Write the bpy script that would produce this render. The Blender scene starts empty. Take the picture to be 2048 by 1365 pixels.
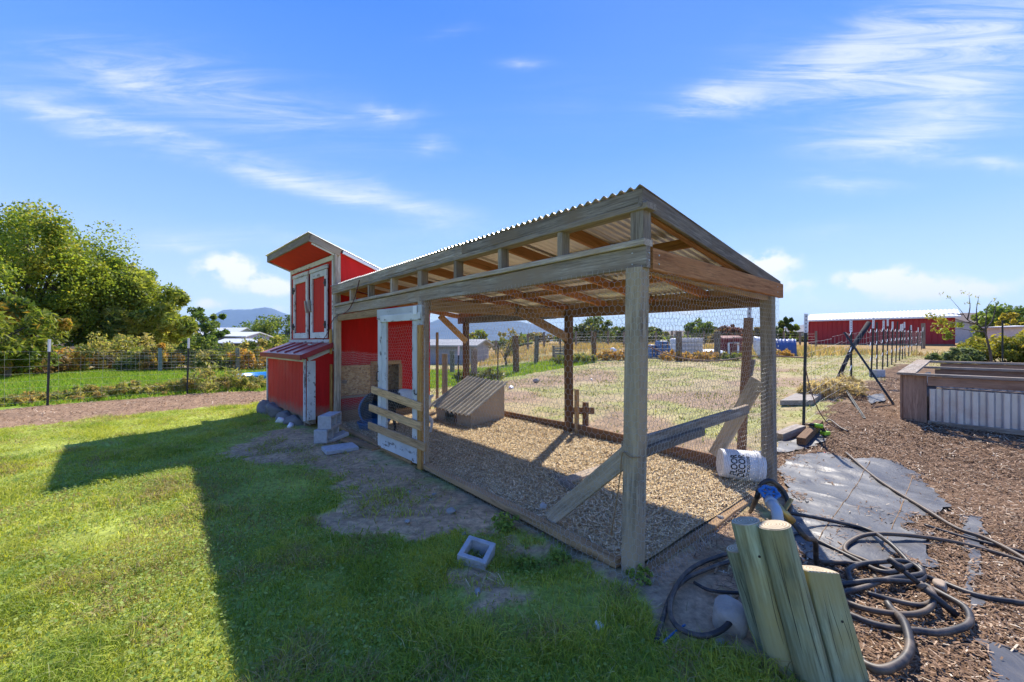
import bpy, math, random
import numpy as np
from mathutils import Vector, Matrix

random.seed(7); RNG = np.random.default_rng(7)
SC = bpy.context.scene
COL = SC.collection
# ------------------------------------------------------------------ camera
F, H = 813.0, 1.45                      # focal length in photo pixels, eye height
cam_d = bpy.data.cameras.new('camera'); cam_d.sensor_width = 36; cam_d.lens = F/2048*36
cam_d.clip_start = .05; cam_d.clip_end = 40000
cam = bpy.data.objects.new('camera', cam_d); COL.objects.link(cam)
cam.location = (0, 0, H); cam.rotation_euler = (math.radians(90), 0, 0)
SC.camera = cam
# ------------------------------------------------------------------ light
SUN_EL = math.radians(47.0)
SUN_AZ = math.atan2(.37, .93)            # clockwise from +Y
sun_dir = Vector((math.sin(SUN_AZ)*math.cos(SUN_EL), math.cos(SUN_AZ)*math.cos(SUN_EL), math.sin(SUN_EL)))
sd = bpy.data.lights.new('sun', 'SUN'); sd.energy = 2.9; sd.angle = math.radians(.53); sd.color = (1, .93, .82)
so = bpy.data.objects.new('sun', sd); COL.objects.link(so)
so.rotation_euler = (-sun_dir).to_track_quat('-Z', 'Y').to_euler(); so.location = (6, 15, 20)
SC.view_settings.view_transform = 'Standard'; SC.view_settings.look = 'None'
SC.view_settings.gamma = 1.0; SC.view_settings.exposure = EXPO = 1.5
SC.view_settings.use_curve_mapping = False
SC.cycles.use_denoising = True
SC.cycles.max_bounces = 10; SC.cycles.diffuse_bounces = 6; SC.cycles.transparent_max_bounces = 8
# ------------------------------------------------------------------ world
W = bpy.data.worlds.new('World'); SC.world = W; W.use_nodes = True
nt = W.node_tree; nt.nodes.clear()
def N(tree, typ, **kw):
    n = tree.nodes.new(typ)
    for k, v in kw.items():
        if k.startswith('i_'):
            key = k[2:]
            key = int(key) if key.isdigit() else key.replace('_', ' ')
            n.inputs[key].default_value = v
        else: setattr(n, k, v)
    return n
def sky_world():
    L = nt.links.new
    sky = N(nt, 'ShaderNodeTexSky', sky_type='NISHITA', sun_disc=False, sun_elevation=SUN_EL, sun_rotation=SUN_AZ,
            altitude=1300, air_density=1.0, dust_density=.3, ozone_density=3.0)
    hs = N(nt, 'ShaderNodeHueSaturation', i_Hue=.505, i_Saturation=1.2, i_Value=1.0)
    L(sky.outputs[0], hs.inputs['Color'])
    tc = N(nt, 'ShaderNodeTexCoord'); sx = N(nt, 'ShaderNodeSeparateXYZ'); L(tc.outputs['Generated'], sx.inputs[0])
    ab = N(nt, 'ShaderNodeMath', operation='ABSOLUTE'); L(sx.outputs[1], ab.inputs[0])
    mx = N(nt, 'ShaderNodeMath', operation='MAXIMUM', i_1=.02); L(ab.outputs[0], mx.inputs[0])
    da = N(nt, 'ShaderNodeMath', operation='DIVIDE'); L(sx.outputs[0], da.inputs[0]); L(mx.outputs[0], da.inputs[1])
    db = N(nt, 'ShaderNodeMath', operation='DIVIDE'); L(sx.outputs[2], db.inputs[0]); L(mx.outputs[0], db.inputs[1])
    cm = N(nt, 'ShaderNodeCombineXYZ'); L(da.outputs[0], cm.inputs[0]); L(db.outputs[0], cm.inputs[1])
    P = cm.outputs[0]
    # warp so that cloud edges are never smooth
    def noise(scale, detail, rot=0, sc=(1, 1, 1), dist=0., rough=.6, off=(0, 0, 0)):
        mp = N(nt, 'ShaderNodeMapping'); mp.inputs['Rotation'].default_value = (0, 0, rot); mp.inputs['Scale'].default_value = sc
        mp.inputs['Location'].default_value = off; L(P, mp.inputs[0])
        n = N(nt, 'ShaderNodeTexNoise', i_Scale=scale, i_Detail=detail, i_Roughness=rough, i_Distortion=dist); L(mp.outputs[0], n.inputs['Vector'])
        return n
    wn = noise(3.2, 5, dist=.4); ws = N(nt, 'ShaderNodeVectorMath', operation='SUBTRACT'); L(wn.outputs['Color'], ws.inputs[0]); ws.inputs[1].default_value = (.5, .5, .5)
    wm = N(nt, 'ShaderNodeVectorMath', operation='SCALE'); wm.inputs['Scale'].default_value = .10; L(ws.outputs[0], wm.inputs[0])
    wa = N(nt, 'ShaderNodeVectorMath', operation='ADD'); L(P, wa.inputs[0]); L(wm.outputs[0], wa.inputs[1]); PW = wa.outputs[0]
    def blob(u, v, lu, lv, ang, amp, src):
        mp = N(nt, 'ShaderNodeMapping', vector_type='TEXTURE')
        mp.inputs['Location'].default_value = ((u-1024)/F, (682.5-v)/F, 0)
        mp.inputs['Rotation'].default_value = (0, 0, math.radians(ang)); mp.inputs['Scale'].default_value = (lu/F, lv/F, 1)
        L(src, mp.inputs[0])
        g = N(nt, 'ShaderNodeTexGradient', gradient_type='QUADRATIC_SPHERE'); L(mp.outputs[0], g.inputs[0])
        m = N(nt, 'ShaderNodeMath', operation='MULTIPLY', i_1=amp); L(g.outputs['Fac'], m.inputs[0]); return m.outputs[0]
    def total(outs):
        a = outs[0]
        for b in outs[1:]:
            m = N(nt, 'ShaderNodeMath', operation='ADD'); L(a, m.inputs[0]); L(b, m.inputs[1]); a = m.outputs[0]
        return a
    def mul(a, b):
        m = N(nt, 'ShaderNodeMath', operation='MULTIPLY'); L(a, m.inputs[0])
        if isinstance(b, float): m.inputs[1].default_value = b
        else: L(b, m.inputs[1])
        return m.outputs[0]
    cirrus = total([blob(*a, PW) for a in [
        (500, 345, 720, 60, -14, .66), (330, 270, 420, 26, -15, .40), (700, 395, 420, 50, -13, .45), (90, 215, 340, 60, -14, .7), (820, 420, 420, 90, -12, .5), (250, 150, 600, 230, -10, .8), (640, 250, 640, 200, -10, .55), (1150, 200, 500, 220, 8, .3),
        (780, 228, 130, 40, 6, .8), (860, 288, 85, 36, -4, .7), (1040, 125, 120, 30, 2, .7), (900, 70, 190, 40, 4, .4),
        (1440, 185, 260, 70, 12, 1.1), (1680, 130, 480, 170, 22, 1.1), (1900, 190, 480, 190, 16, .9), (1830, 275, 480, 80, 8, 1.0),
        (2000, 60, 480, 200, 14, .9), (1700, 375, 330, 50, 0, .8), (1980, 330, 300, 50, -4, .8), (600, 470, 700, 60, -3, .6), (350, 485, 260, 40, 0, .8), (780, 560, 500, 60, 0, .5), (1650, 470, 500, 70, 0, .5),
        (1500, 60, 300, 120, 30, .3), (1180, 300, 500, 90, 10, .12)]])
    fib = noise(3.0, 10, rot=math.radians(-9), sc=(.7, 6.0, 1), dist=1.2, rough=.72)
    fr = N(nt, 'ShaderNodeMapRange', i_From_Min=.28, i_From_Max=.74, i_To_Min=.16); L(fib.outputs['Fac'], fr.inputs['Value'])
    ci = mul(cirrus, fr.outputs[0])
    cum = total([blob(*a, PW) for a in [
        (465, 540, 150, 62, -12, 1.9), (545, 575, 110, 40, 0, 1.5), (430, 607, 70, 26, 0, 1.0), (560, 618, 60, 26, 0, .9), (1530, 522, 120, 50, 0, 1.7),
        (1580, 570, 130, 40, 0, 1.0), (1830, 560, 210, 62, 0, 1.6), (1720, 552, 120, 42, 0, 1.4), (1960, 580, 130, 40, 0, .9), (1370, 615, 150, 40, 0, 1.1),
        (1040, 625, 160, 30, 0, .7), (930, 615, 120, 26, 0, .8), (1690, 600, 260, 35, 0, .5), (2120, 560, 200, 60, 0, .9), (-150, 560, 260, 60, 0, .9)]])
    puff = noise(9., 8, sc=(1, 1.5, 1), rough=.58)
    pr = N(nt, 'ShaderNodeMapRange', i_From_Min=.32, i_From_Max=.62); L(puff.outputs['Fac'], pr.inputs['Value'])
    cu = mul(cum, pr.outputs[0])
    ccl = N(nt, 'ShaderNodeMapRange', interpolation_type='SMOOTHSTEP', i_From_Min=.10, i_From_Max=.62); L(cu, ccl.inputs['Value'])
    cil = N(nt, 'ShaderNodeMapRange', interpolation_type='SMOOTHERSTEP', i_From_Min=.0, i_From_Max=.95, i_To_Max=.64); L(ci, cil.inputs['Value'])
    al = N(nt, 'ShaderNodeMath', operation='MAXIMUM'); L(ccl.outputs[0], al.inputs[0]); L(cil.outputs[0], al.inputs[1])
    # deep autumn blue that pales towards the horizon, laid over the physical sky
    cr = N(nt, 'ShaderNodeValToRGB'); el = cr.color_ramp.elements
    K = .97/(SKY_STR*2**EXPO*4)
    stops = [(0., (.90, .96, 1.10)), (.10, (.68, .84, 1.10)), (.24, (.38, .62, 1.10)), (.42, (.165, .41, 1.08)), (.62, (.075, .275, 1.05)), (1., (.06, .23, .98))]
    while len(el) < len(stops): el.new(.5)
    for e_, (p_, c_) in zip(el, stops): e_.position = p_; e_.color = (*[x*K for x in c_], 1)
    L(sx.outputs[2], cr.inputs[0])
    sc4 = N(nt, 'ShaderNodeVectorMath', operation='SCALE'); sc4.inputs['Scale'].default_value = 4.; L(cr.outputs[0], sc4.inputs[0])
    base = N(nt, 'ShaderNodeMix', data_type='RGBA'); base.inputs['Factor'].default_value = .90; L(hs.outputs[0], base.inputs['A']); L(sc4.outputs[0], base.inputs['B'])
    mix = N(nt, 'ShaderNodeMix', data_type='RGBA'); L(al.outputs[0], mix.inputs['Factor']); L(base.outputs['Result'], mix.inputs['A'])
    mix.inputs['B'].default_value = CLOUD
    bg = N(nt, 'ShaderNodeBackground'); bg.inputs['Strength'].default_value = SKY_STR; L(mix.outputs['Result'], bg.inputs['Color'])
    out = N(nt, 'ShaderNodeOutputWorld'); L(bg.outputs[0], out.inputs[0])
CLOUD = (2.7, 2.75, 2.8, 1); SKY_STR = .15
sky_world()

# ------------------------------------------------------------------ helpers
WM = {}
def sstep(a, b, x):
    t = np.clip((np.asarray(x, float)-a)/(b-a), 0, 1); return t*t*(3-2*t)
def vnoise(x, y, seed=0):
    x = np.asarray(x, float); y = np.asarray(y, float)
    xi = np.floor(x).astype(np.int64); yi = np.floor(y).astype(np.int64); fx = x-xi; fy = y-yi
    def hsh(a, b):
        n = (a*374761393+b*668265263+seed*1442695041) & 0xffffffff
        n = ((n ^ (n >> 13))*1274126177) & 0xffffffff
        return ((n ^ (n >> 16)) & 0xffff)/65535.
    u = fx*fx*(3-2*fx); v = fy*fy*(3-2*fy)
    return (hsh(xi, yi)*(1-u)+hsh(xi+1, yi)*u)*(1-v)+(hsh(xi, yi+1)*(1-u)+hsh(xi+1, yi+1)*u)*v
def fbm(x, y, sc, oct=4, seed=0):
    t = 0; a = 1; s = 0
    for i in range(oct):
        t = t+a*vnoise(np.asarray(x)*sc, np.asarray(y)*sc, seed+i*17); s += a; a *= .5; sc *= 2.03
    return t/s
def terr(x, y):
    x = np.asarray(x, float); y = np.asarray(y, float)
    w = sstep(-3.2, 4, x)*(1-sstep(60, 140, np.abs(x)+0*y)*.0)
    r = np.clip(.05*(y-4.1), 0, None); r = 1.15*(1-np.exp(-r/1.15))
    e = .13*sstep(3.3, 6, x)*sstep(3.4, 6, y)*(1-sstep(12, 24, y))
    hole = -.10*np.exp(-(((x-.12)/.28)**2+((y-2.75)/.22)**2))
    return w*r*1.12+e+hole
def th(x, y): return float(terr(x, y))
def G(u, v, dz=0.):
    z = 0.
    for i in range(12):
        Y = F*(H-z)/(v-682.5); X = (u-1024)/F*Y; z = th(X, Y)+dz
    return Vector((X, Y, z))
def PX(u, v, Y): return Vector(((u-1024)/F*Y, Y, H-(v-682.5)/F*Y))
O2 = Vector((.787, 2.55)); D1 = Vector((-.652, .758)); D2 = Vector((.758, .652))
def R(s, t, z): p = O2+D1*s+D2*t; return Vector((p.x, p.y, z))
C2 = O2+D1*5.86; E1 = Vector((-.701, .713)); E2 = Vector((.713, .701))
def C(q, w, z): p = C2+E1*q+E2*w; return Vector((p.x, p.y, z))
def unC(x, y): d = Vector((x, y))-C2; return d.dot(E1), d.dot(E2)

def mesh(name, V, Fc, mat, smooth=False, col=None):
    me = bpy.data.meshes.new(name)
    V = np.asarray(V, np.float32).reshape(-1, 3)
    if isinstance(Fc, np.ndarray):
        k = Fc.shape[1]; m = len(Fc)
        me.vertices.add(len(V)); me.vertices.foreach_set('co', V.ravel())
        me.loops.add(m*k); me.loops.foreach_set('vertex_index', Fc.astype(np.int32).ravel())
        me.polygons.add(m); me.polygons.foreach_set('loop_start', np.arange(0, m*k, k, dtype=np.int32))
        me.update(calc_edges=True)
    else:
        me.from_pydata(V.tolist(), [], Fc); me.update()
    if col is not None:
        ca = me.color_attributes.new('col', 'FLOAT_COLOR', 'POINT')
        c = np.ones((len(V), 4), np.float32); c[:, :3] = col; ca.data.foreach_set('color', c.ravel())
    if mat: me.materials.append(mat)
    if smooth: me.polygons.foreach_set('use_smooth', np.ones(len(me.polygons), bool))
    return me
def place(o, M, parent=None):
    COL.objects.link(o); WM[o] = M
    if parent is not None: o.parent = parent; o.matrix_basis = WM[parent].inverted() @ M
    else: o.matrix_basis = M
    return o
def ob(name, V, Fc, mat, parent=None, M=None, smooth=False, col=None, kind=None):
    V = np.asarray(V, np.float64).reshape(-1, 3)
    if M is None:
        c = (V.min(0)+V.max(0))/2; c[2] = V[:, 2].min(); V = V-c; M = Matrix.Translation(Vector(c))
    o = bpy.data.objects.new(name, mesh(name, V, Fc, mat, smooth, col))
    place(o, M, parent)
    if kind: o['kind'] = kind
    return o
def empty(name, loc, label=None, cat=None, group=None, rz=0.):
    o = bpy.data.objects.new(name, None); o.empty_display_size = .1
    place(o, Matrix.Translation(Vector(loc)) @ Matrix.Rotation(rz, 4, 'Z'))
    if label: tag(o, label, cat, group)
    return o
def tag(o, label, cat, group=None, kind=None):
    if label: o['label'] = label
    if cat: o['category'] = cat
    if group: o['group'] = group
    if kind: o['kind'] = kind
    return o
def inst(src, M, parent=None):
    return place(bpy.data.objects.new(src.name.split('.')[0], src.data), M, parent)
def frame(a, b, up=(0, 0, 1)):
    x = (Vector(b)-Vector(a)).normalized(); up = Vector(up)
    if abs(x.dot(up)) > .98: up = Vector((D2.x, D2.y, 0))
    y = up.cross(x).normalized(); z = x.cross(y)
    return Matrix((( x.x, y.x, z.x, a[0]), (x.y, y.y, z.y, a[1]), (x.z, y.z, z.z, a[2]), (0, 0, 0, 1)))
def prism(L, w, h, ch=.004, n=1, wob=0.):
    y, z = w/2, h/2; c = min(ch, y*.5, z*.5)
    sec = [(-y+c, -z), (y-c, -z), (y, -z+c), (y, z-c), (y-c, z), (-y+c, z), (-y, z-c), (-y, -z+c)]
    V, Fc = [], []
    for i in range(n+1):
        dy, dz = (random.gauss(0, wob), random.gauss(0, wob)) if 0 < i < n else (0, 0)
        for q in sec: V.append((L*i/n, q[0]+dy, q[1]+dz))
    for i in range(n):
        for k in range(8):
            a, b = i*8+k, i*8+(k+1) % 8; Fc.append((a, b, b+8, a+8))
    Fc.append(tuple(range(7, -1, -1))); Fc.append(tuple(n*8+k for k in range(8)))
    return V, Fc
def board(name, a, b, w, h, mat, parent=None, up=(0, 0, 1), ch=.004, n=1, wob=0.):
    a, b = Vector(a), Vector(b); V, Fc = prism((b-a).length, w, h, ch, n, wob)
    return ob(name, V, Fc, mat, parent, frame(a, b, up))
def boxv(x0, x1, y0, y1, z0, z1):
    V = [(x0, y0, z0), (x1, y0, z0), (x1, y1, z0), (x0, y1, z0), (x0, y0, z1), (x1, y0, z1), (x1, y1, z1), (x0, y1, z1)]
    return V, [(0, 3, 2, 1), (4, 5, 6, 7), (0, 1, 5, 4), (1, 2, 6, 5), (2, 3, 7, 6), (3, 0, 4, 7)]
class MB:
    def __init__(s): s.V = []; s.F = []
    def add(s, V, Fc, M=None):
        n = len(s.V); s.V += [tuple(M @ Vector(v)) if M else tuple(v) for v in V]; s.F += [tuple(i+n for i in f) for f in Fc]; return s
    def box(s, *a, M=None): return s.add(*boxv(*a), M)
    def bar(s, a, b, w, h, up=(0, 0, 1), ch=.003): a, b = Vector(a), Vector(b); return s.add(*prism((b-a).length, w, h, ch), frame(a, b, up))
    def tube(s, pts, r, k=8, cap=True): return s.add(*tubev(pts, r, k, cap))
    def build(s, name, mat, parent=None, smooth=False, M=None, kind=None): return ob(name, s.V, s.F, mat, parent, M, smooth, kind=kind)
def tubev(pts, r, k=8, cap=True):
    pts = [Vector(p) for p in pts]; n = len(pts); rr = r if hasattr(r, '__len__') else [r]*n
    V, Fc = [], []; up = Vector((0, 0, 1)); pu = None
    for i, p in enumerate(pts):
        t = (pts[min(i+1, n-1)]-pts[max(i-1, 0)]).normalized()
        if pu is None:
            pu = up if abs(t.z) < .9 else Vector((1, 0, 0))
        a = (pu-t*pu.dot(t)).normalized(); b = t.cross(a); pu = a
        for j in range(k):
            g = 2*math.pi*j/k; V.append(tuple(p+(a*math.cos(g)+b*math.sin(g))*rr[i]))
    for i in range(n-1):
        for j in range(k):
            q = i*k+j; w = i*k+(j+1) % k; Fc.append((q, w, w+k, q+k))
    if cap: Fc.append(tuple(range(k-1, -1, -1))); Fc.append(tuple((n-1)*k+j for j in range(k)))
    return V, Fc
def crom(pts, m=6):
    P = [Vector(p) for p in pts]; P = [P[0]*2-P[1]]+P+[P[-1]*2-P[-2]]; out = []
    for i in range(1, len(P)-2):
        a, b, c, d = P[i-1:i+3]
        for j in range(m):
            t = j/m; out.append(.5*((2*b)+(c-a)*t+(2*a-5*b+4*c-d)*t*t+(3*b-a-3*c+d)*t**3))
    out.append(P[-2]); return out
def lathe(prof, k=24):
    V, Fc = [], []; n = len(prof)
    for r, z in prof:
        for j in range(k): g = 2*math.pi*j/k; V.append((r*math.cos(g), r*math.sin(g), z))
    for i in range(n-1):
        for j in range(k): a = i*k+j; b = i*k+(j+1) % k; Fc.append((a, b, b+k, a+k))
    return V, Fc
def corr(W_, L, pitch=.07, amp=.009, per=8, th_=.0012, ny=3, wob=0., flat=0.):
    """corrugated sheet: waves along x, ridges along y; two skins"""
    nx = max(2, int(W_/pitch*per)); V = []; Fc = []
    ph = random.random()*3
    for lay in (0, 1):
        for j in range(ny+1):
            for i in range(nx+1):
                x = W_*i/nx; y = L*j/ny
                sw = math.sin(2*math.pi*x/pitch); sw = max(-1., min(1., sw*(1+3*flat))); V.append((x, y, amp*sw+wob*math.sin(x*1.7+y*1.1+ph)+(-th_ if lay else th_)))
    m = (nx+1)*(ny+1)
    for j in range(ny):
        for i in range(nx):
            a = j*(nx+1)+i; q = (a, a+1, a+nx+2, a+nx+1); Fc.append(q); Fc.append(tuple(m+t for t in reversed(q)))
    for row in (0, ny):                      # rim strips with their own vertices, so the shading stays crisp
        b0 = len(V)
        for i in range(nx+1): V.append(V[row*(nx+1)+i]); V.append(V[m+row*(nx+1)+i])
        for i in range(nx): q = (b0+2*i, b0+2*i+1, b0+2*i+3, b0+2*i+2); Fc.append(q if row == 0 else tuple(reversed(q)))
    return V, Fc
def grooved(W_, Hh, pitch, gw=.012, gd=.008, t=.018):
    """panel in xz, front at y=0 (facing -y), vertical grooves"""
    xs = [(0, 0)]; x = pitch
    while x < W_-.03:
        xs += [(x-gw/2, 0), (x-gw*.3, gd), (x+gw*.3, gd), (x+gw/2, 0)]; x += pitch
    xs.append((W_, 0)); n = len(xs); V = []
    for z in (0, Hh):
        V += [(a, b, z) for a, b in xs]+[(a, t, z) for a, b in xs]
    Fc = []
    for i in range(n-1):
        Fc.append((i, i+1, 2*n+i+1, 2*n+i)); Fc.append((n+i+1, n+i, 3*n+i, 3*n+i+1))
        Fc.append((i+1, i, n+i, n+i+1)); Fc.append((2*n+i, 2*n+i+1, 3*n+i+1, 3*n+i))
    Fc.append((0, 2*n, 3*n, n)); Fc.append((n-1, 2*n-1, 4*n-1, 3*n-1))
    return V, Fc
def wires(E, r):
    """E: (m,2,3) segments -> thin three-sided wires"""
    E = np.asarray(E, float); d = E[:, 1]-E[:, 0]; ln = np.linalg.norm(d, axis=1, keepdims=True)+1e-9; d = d/ln
    ref = np.where(np.abs(d[:, 2:3]) > .9, np.array([[1., 0, 0]]), np.array([[0, 0, 1.]]))
    a = np.cross(d, ref); a /= np.linalg.norm(a, axis=1, keepdims=True)+1e-9; b = np.cross(d, a)
    rings = []
    for e in (0, 1):
        for k in range(3):
            g = 2*math.pi*k/3; rings.append(E[:, e]+(a*math.cos(g)+b*math.sin(g))*r)
    V = np.stack(rings, 1).reshape(-1, 3); m = len(E); base = (np.arange(m)*6)[:, None]
    q = np.array([[0, 1, 4, 3], [1, 2, 5, 4], [2, 0, 3, 5]])
    Fc = (base[:, None, :]+q[None]).reshape(-1, 4)
    return V, Fc
def frame_z(loc, xdir, z=0.):
    x = Vector((xdir[0], xdir[1], 0)).normalized(); y = Vector((-x.y, x.x, 0))
    return Matrix(((x.x, y.x, 0, loc[0]), (x.y, y.y, 0, loc[1]), (0, 0, 1, loc[2]), (0, 0, 0, 1)))
def poly_in(px, py, poly):
    px = np.asarray(px, float); py = np.asarray(py, float); ins = np.zeros(px.shape, bool); n = len(poly)
    for i in range(n):
        x1, y1 = poly[i][0], poly[i][1]; x2, y2 = poly[(i+1) % n][0], poly[(i+1) % n][1]
        if y1 == y2: continue
        c = ((y1 > py) != (y2 > py)) & (px < (x2-x1)*(py-y1)/(y2-y1)+x1); ins ^= c
    return ins

# ------------------------------------------------------------------ materials
MATS = {}
def newmat(name):
    m = bpy.data.materials.new(name); m.use_nodes = True; t = m.node_tree; t.nodes.clear()
    out = N(t, 'ShaderNodeOutputMaterial'); b = N(t, 'ShaderNodeBsdfPrincipled'); t.links.new(b.outputs[0], out.inputs[0])
    MATS[name] = m; return m, t, b
def rnd_coords(t, scale):
    tc = N(t, 'ShaderNodeTexCoord'); oi = N(t, 'ShaderNodeObjectInfo')
    mu = N(t, 'ShaderNodeMath', operation='MULTIPLY', i_1=37.); t.links.new(oi.outputs['Random'], mu.inputs[0])
    ad = N(t, 'ShaderNodeVectorMath', operation='ADD'); t.links.new(tc.outputs['Object'], ad.inputs[0]); t.links.new(mu.outputs[0], ad.inputs[1])
    mp = N(t, 'ShaderNodeMapping'); mp.inputs['Scale'].default_value = scale; t.links.new(ad.outputs[0], mp.inputs[0])
    return mp.outputs[0], oi, ad.outputs[0]
def ramp(t, src, stops):
    r = N(t, 'ShaderNodeValToRGB'); e = r.color_ramp.elements
    while len(e) < len(stops): e.new(.5)
    for el, (p, c) in zip(e, stops): el.position = p; el.color = (*c, 1) if len(c) == 3 else c
    t.links.new(src, r.inputs[0]); return r.outputs[0]
def mixc(t, fac, a, b, typ='MIX'):
    m = N(t, 'ShaderNodeMix', data_type='RGBA', blend_type=typ)
    for k, v in (('Factor', fac), ('A', a), ('B', b)):
        if isinstance(v, (int, float)): m.inputs[k].default_value = v
        elif isinstance(v, tuple): m.inputs[k].default_value = (*v, 1)
        else: t.links.new(v, m.inputs[k])
    return m.outputs['Result']
def bump(t, b, src, st, dist=.01):
    n = N(t, 'ShaderNodeBump', i_Strength=st, i_Distance=dist); t.links.new(src, n.inputs['Height']); t.links.new(n.outputs[0], b.inputs['Normal'])
def noisen(t, vec, scale, detail=5, rough=.6, dist=0.):
    n = N(t, 'ShaderNodeTexNoise', i_Scale=scale, i_Detail=detail, i_Roughness=rough, i_Distortion=dist)
    if vec is not None: t.links.new(vec, n.inputs['Vector'])
    return n.outputs['Fac']
def wood(name, dark, light, stain=None, rough=.85, gs=1., axis=0, paint=None, peel=.5, st=.5):
    m, t, b = newmat(name); sc = [14*gs]*3; sc[axis] = .9*gs
    v, oi, raw = rnd_coords(t, tuple(sc))
    g = noisen(t, v, 2.2, 7, .65, .35)
    c = ramp(t, g, [(.28, dark), (.5, tuple((a+d)/2 for a, d in zip(dark, light))), (.72, light)])
    ln = noisen(t, v, 7., 4, .7, .2); c = mixc(t, .8, c, ramp(t, ln, [(.36, (.42, .42, .42)), (.58, (1, 1, 1))]), 'MULTIPLY')
    big = noisen(t, raw, 2.1, 4)
    if stain: c = mixc(t, ramp(t, big, [(.42, (0, 0, 0)), (.66, (1, 1, 1))]), c, stain)
    ro = N(t, 'ShaderNodeMapRange', i_To_Min=.72, i_To_Max=1.2); t.links.new(oi.outputs['Random'], ro.inputs['Value'])
    c = mixc(t, 1., c, ro.outputs[0], 'MULTIPLY')
    hgt = ln
    if paint:
        pv = noisen(t, v, 1.1, 8, .72, .5); p2 = noisen(t, raw, 9., 6, .7)
        mm = N(t, 'ShaderNodeMath', operation='ADD'); t.links.new(pv, mm.inputs[0]); t.links.new(p2, mm.inputs[1])
        fac = ramp(t, mm.outputs[0], [(0, (0, 0, 0)), (peel, (0, 0, 0)), (min(peel+.03, 1), (1, 1, 1))])
        half = N(t, 'ShaderNodeMath', operation='MULTIPLY', i_1=.5); t.links.new(mm.outputs[0], half.inputs[0])
        fac = ramp(t, half.outputs[0], [(peel, (0, 0, 0)), (peel+.02, (1, 1, 1))])
        dirt = ramp(t, big, [(.3, tuple(x*.72 for x in paint)), (.65, paint)])
        c = mixc(t, fac, c, dirt); hgt = fac
    t.links.new(c, b.inputs['Base Color']); b.inputs['Roughness'].default_value = rough; b.inputs['Specular IOR Level'].default_value = .25
    bump(t, b, hgt, st, .004); return m
def plain(name, col, rough=.6, metal=0., var=.18, scale=6., bumpst=.0, spec=.4, stretch=(1, 1, 1), dirt=None, dirtamt=(.5, .7), splash=None):
    m, t, b = newmat(name); v, oi, raw = rnd_coords(t, stretch)
    n = noisen(t, v, scale, 6, .65)
    c = ramp(t, n, [(.25, tuple(x*(1-var) for x in col)), (.75, tuple(min(1, x*(1+var)) for x in col))])
    if dirt: c = mixc(t, ramp(t, noisen(t, raw, scale*.45, 7, .7), [(dirtamt[0], (0, 0, 0)), (dirtamt[1], (1, 1, 1))]), c, dirt)
    if splash:
        tc = N(t, 'ShaderNodeTexCoord'); sx = N(t, 'ShaderNodeSeparateXYZ'); t.links.new(tc.outputs['Object'], sx.inputs[0])
        mr = N(t, 'ShaderNodeMapRange', i_From_Min=0., i_From_Max=.34, i_To_Min=.62, i_To_Max=-.30); t.links.new(sx.outputs[2], mr.inputs['Value'])
        ad = N(t, 'ShaderNodeMath', operation='ADD'); t.links.new(mr.outputs[0], ad.inputs[0]); t.links.new(noisen(t, raw, 7., 8, .75), ad.inputs[1])
        c = mixc(t, ramp(t, ad.outputs[0], [(.62, (0, 0, 0)), (1., (.8, .8, .8))]), c, splash)
    t.links.new(c, b.inputs['Base Color']); b.inputs['Roughness'].default_value = rough; b.inputs['Metallic'].default_value = metal
    b.inputs['Specular IOR Level'].default_value = spec
    if bumpst: bump(t, b, noisen(t, raw, scale*5, 6, .7), bumpst, .01)
    return m
def attrmat(name, trans=0., rough=.7, spec=.2, fine=None, bumpst=0., sat=1.):
    m, t, b = newmat(name); a = N(t, 'ShaderNodeVertexColor', layer_name='col'); c = a.outputs[0]
    if fine:
        tc = N(t, 'ShaderNodeTexCoord'); n1 = noisen(t, tc.outputs['Object'], fine, 8, .75)
        n2 = noisen(t, tc.outputs['Object'], fine*.13, 5, .65)
        c = mixc(t, 1., c, ramp(t, n1, [(.3, (.45, .45, .45)), (.7, (1.5, 1.5, 1.5))]), 'MULTIPLY')
        c = mixc(t, 1., c, ramp(t, n2, [(.3, (.75, .75, .75)), (.7, (1.25, 1.22, 1.15))]), 'MULTIPLY')
        if bumpst: bump(t, b, n1, bumpst, .02)
    t.links.new(c, b.inputs['Base Color']); b.inputs['Roughness'].default_value = rough; b.inputs['Specular IOR Level'].default_value = spec
    if trans:
        tr = N(t, 'ShaderNodeBsdfTranslucent'); br = mixc(t, 1., c, (1.25, 1.2, .7), 'MULTIPLY'); t.links.new(br, tr.inputs[0])
        mx = N(t, 'ShaderNodeMixShader', i_Fac=trans); t.links.new(b.outputs[0], mx.inputs[1]); t.links.new(tr.outputs[0], mx.inputs[2])
        o = [n for n in t.nodes if n.type == 'OUTPUT_MATERIAL'][0]; t.links.new(mx.outputs[0], o.inputs[0])
    return m
GREY = wood('weathered_grey_wood', (.20, .155, .115), (.68, .585, .475), stain=(.38, .28, .195), st=.9)
GREYD = wood('dark_grey_wood', (.125, .095, .072), (.42, .355, .285), stain=(.23, .165, .11))
POSTW = wood('old_post_wood', (.21, .155, .105), (.70, .585, .44), stain=(.48, .36, .23), st=.9)
RED_LUM = wood('red_brown_lumber', (.33, .12, .04), (.66, .32, .13), stain=(.46, .20, .075))
ORANGE = wood('new_orange_lumber', (.48, .22, .05), (.72, .41, .13), rough=.6, st=.2)
PINE = wood('pale_pine_plank', (.52, .29, .12), (.78, .52, .27), rough=.7, st=.25)
TANW = wood('tan_lumber', (.30, .17, .075), (.60, .39, .20), stain=(.42, .27, .145))
BROWNW = wood('brown_post_wood', (.14, .07, .035), (.38, .22, .11), stain=(.22, .12, .07))
WHITE_P = wood('peeling_white_paint', (.16, .14, .12), (.34, .31, .27), paint=(.68, .68, .66), peel=.43)
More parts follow.
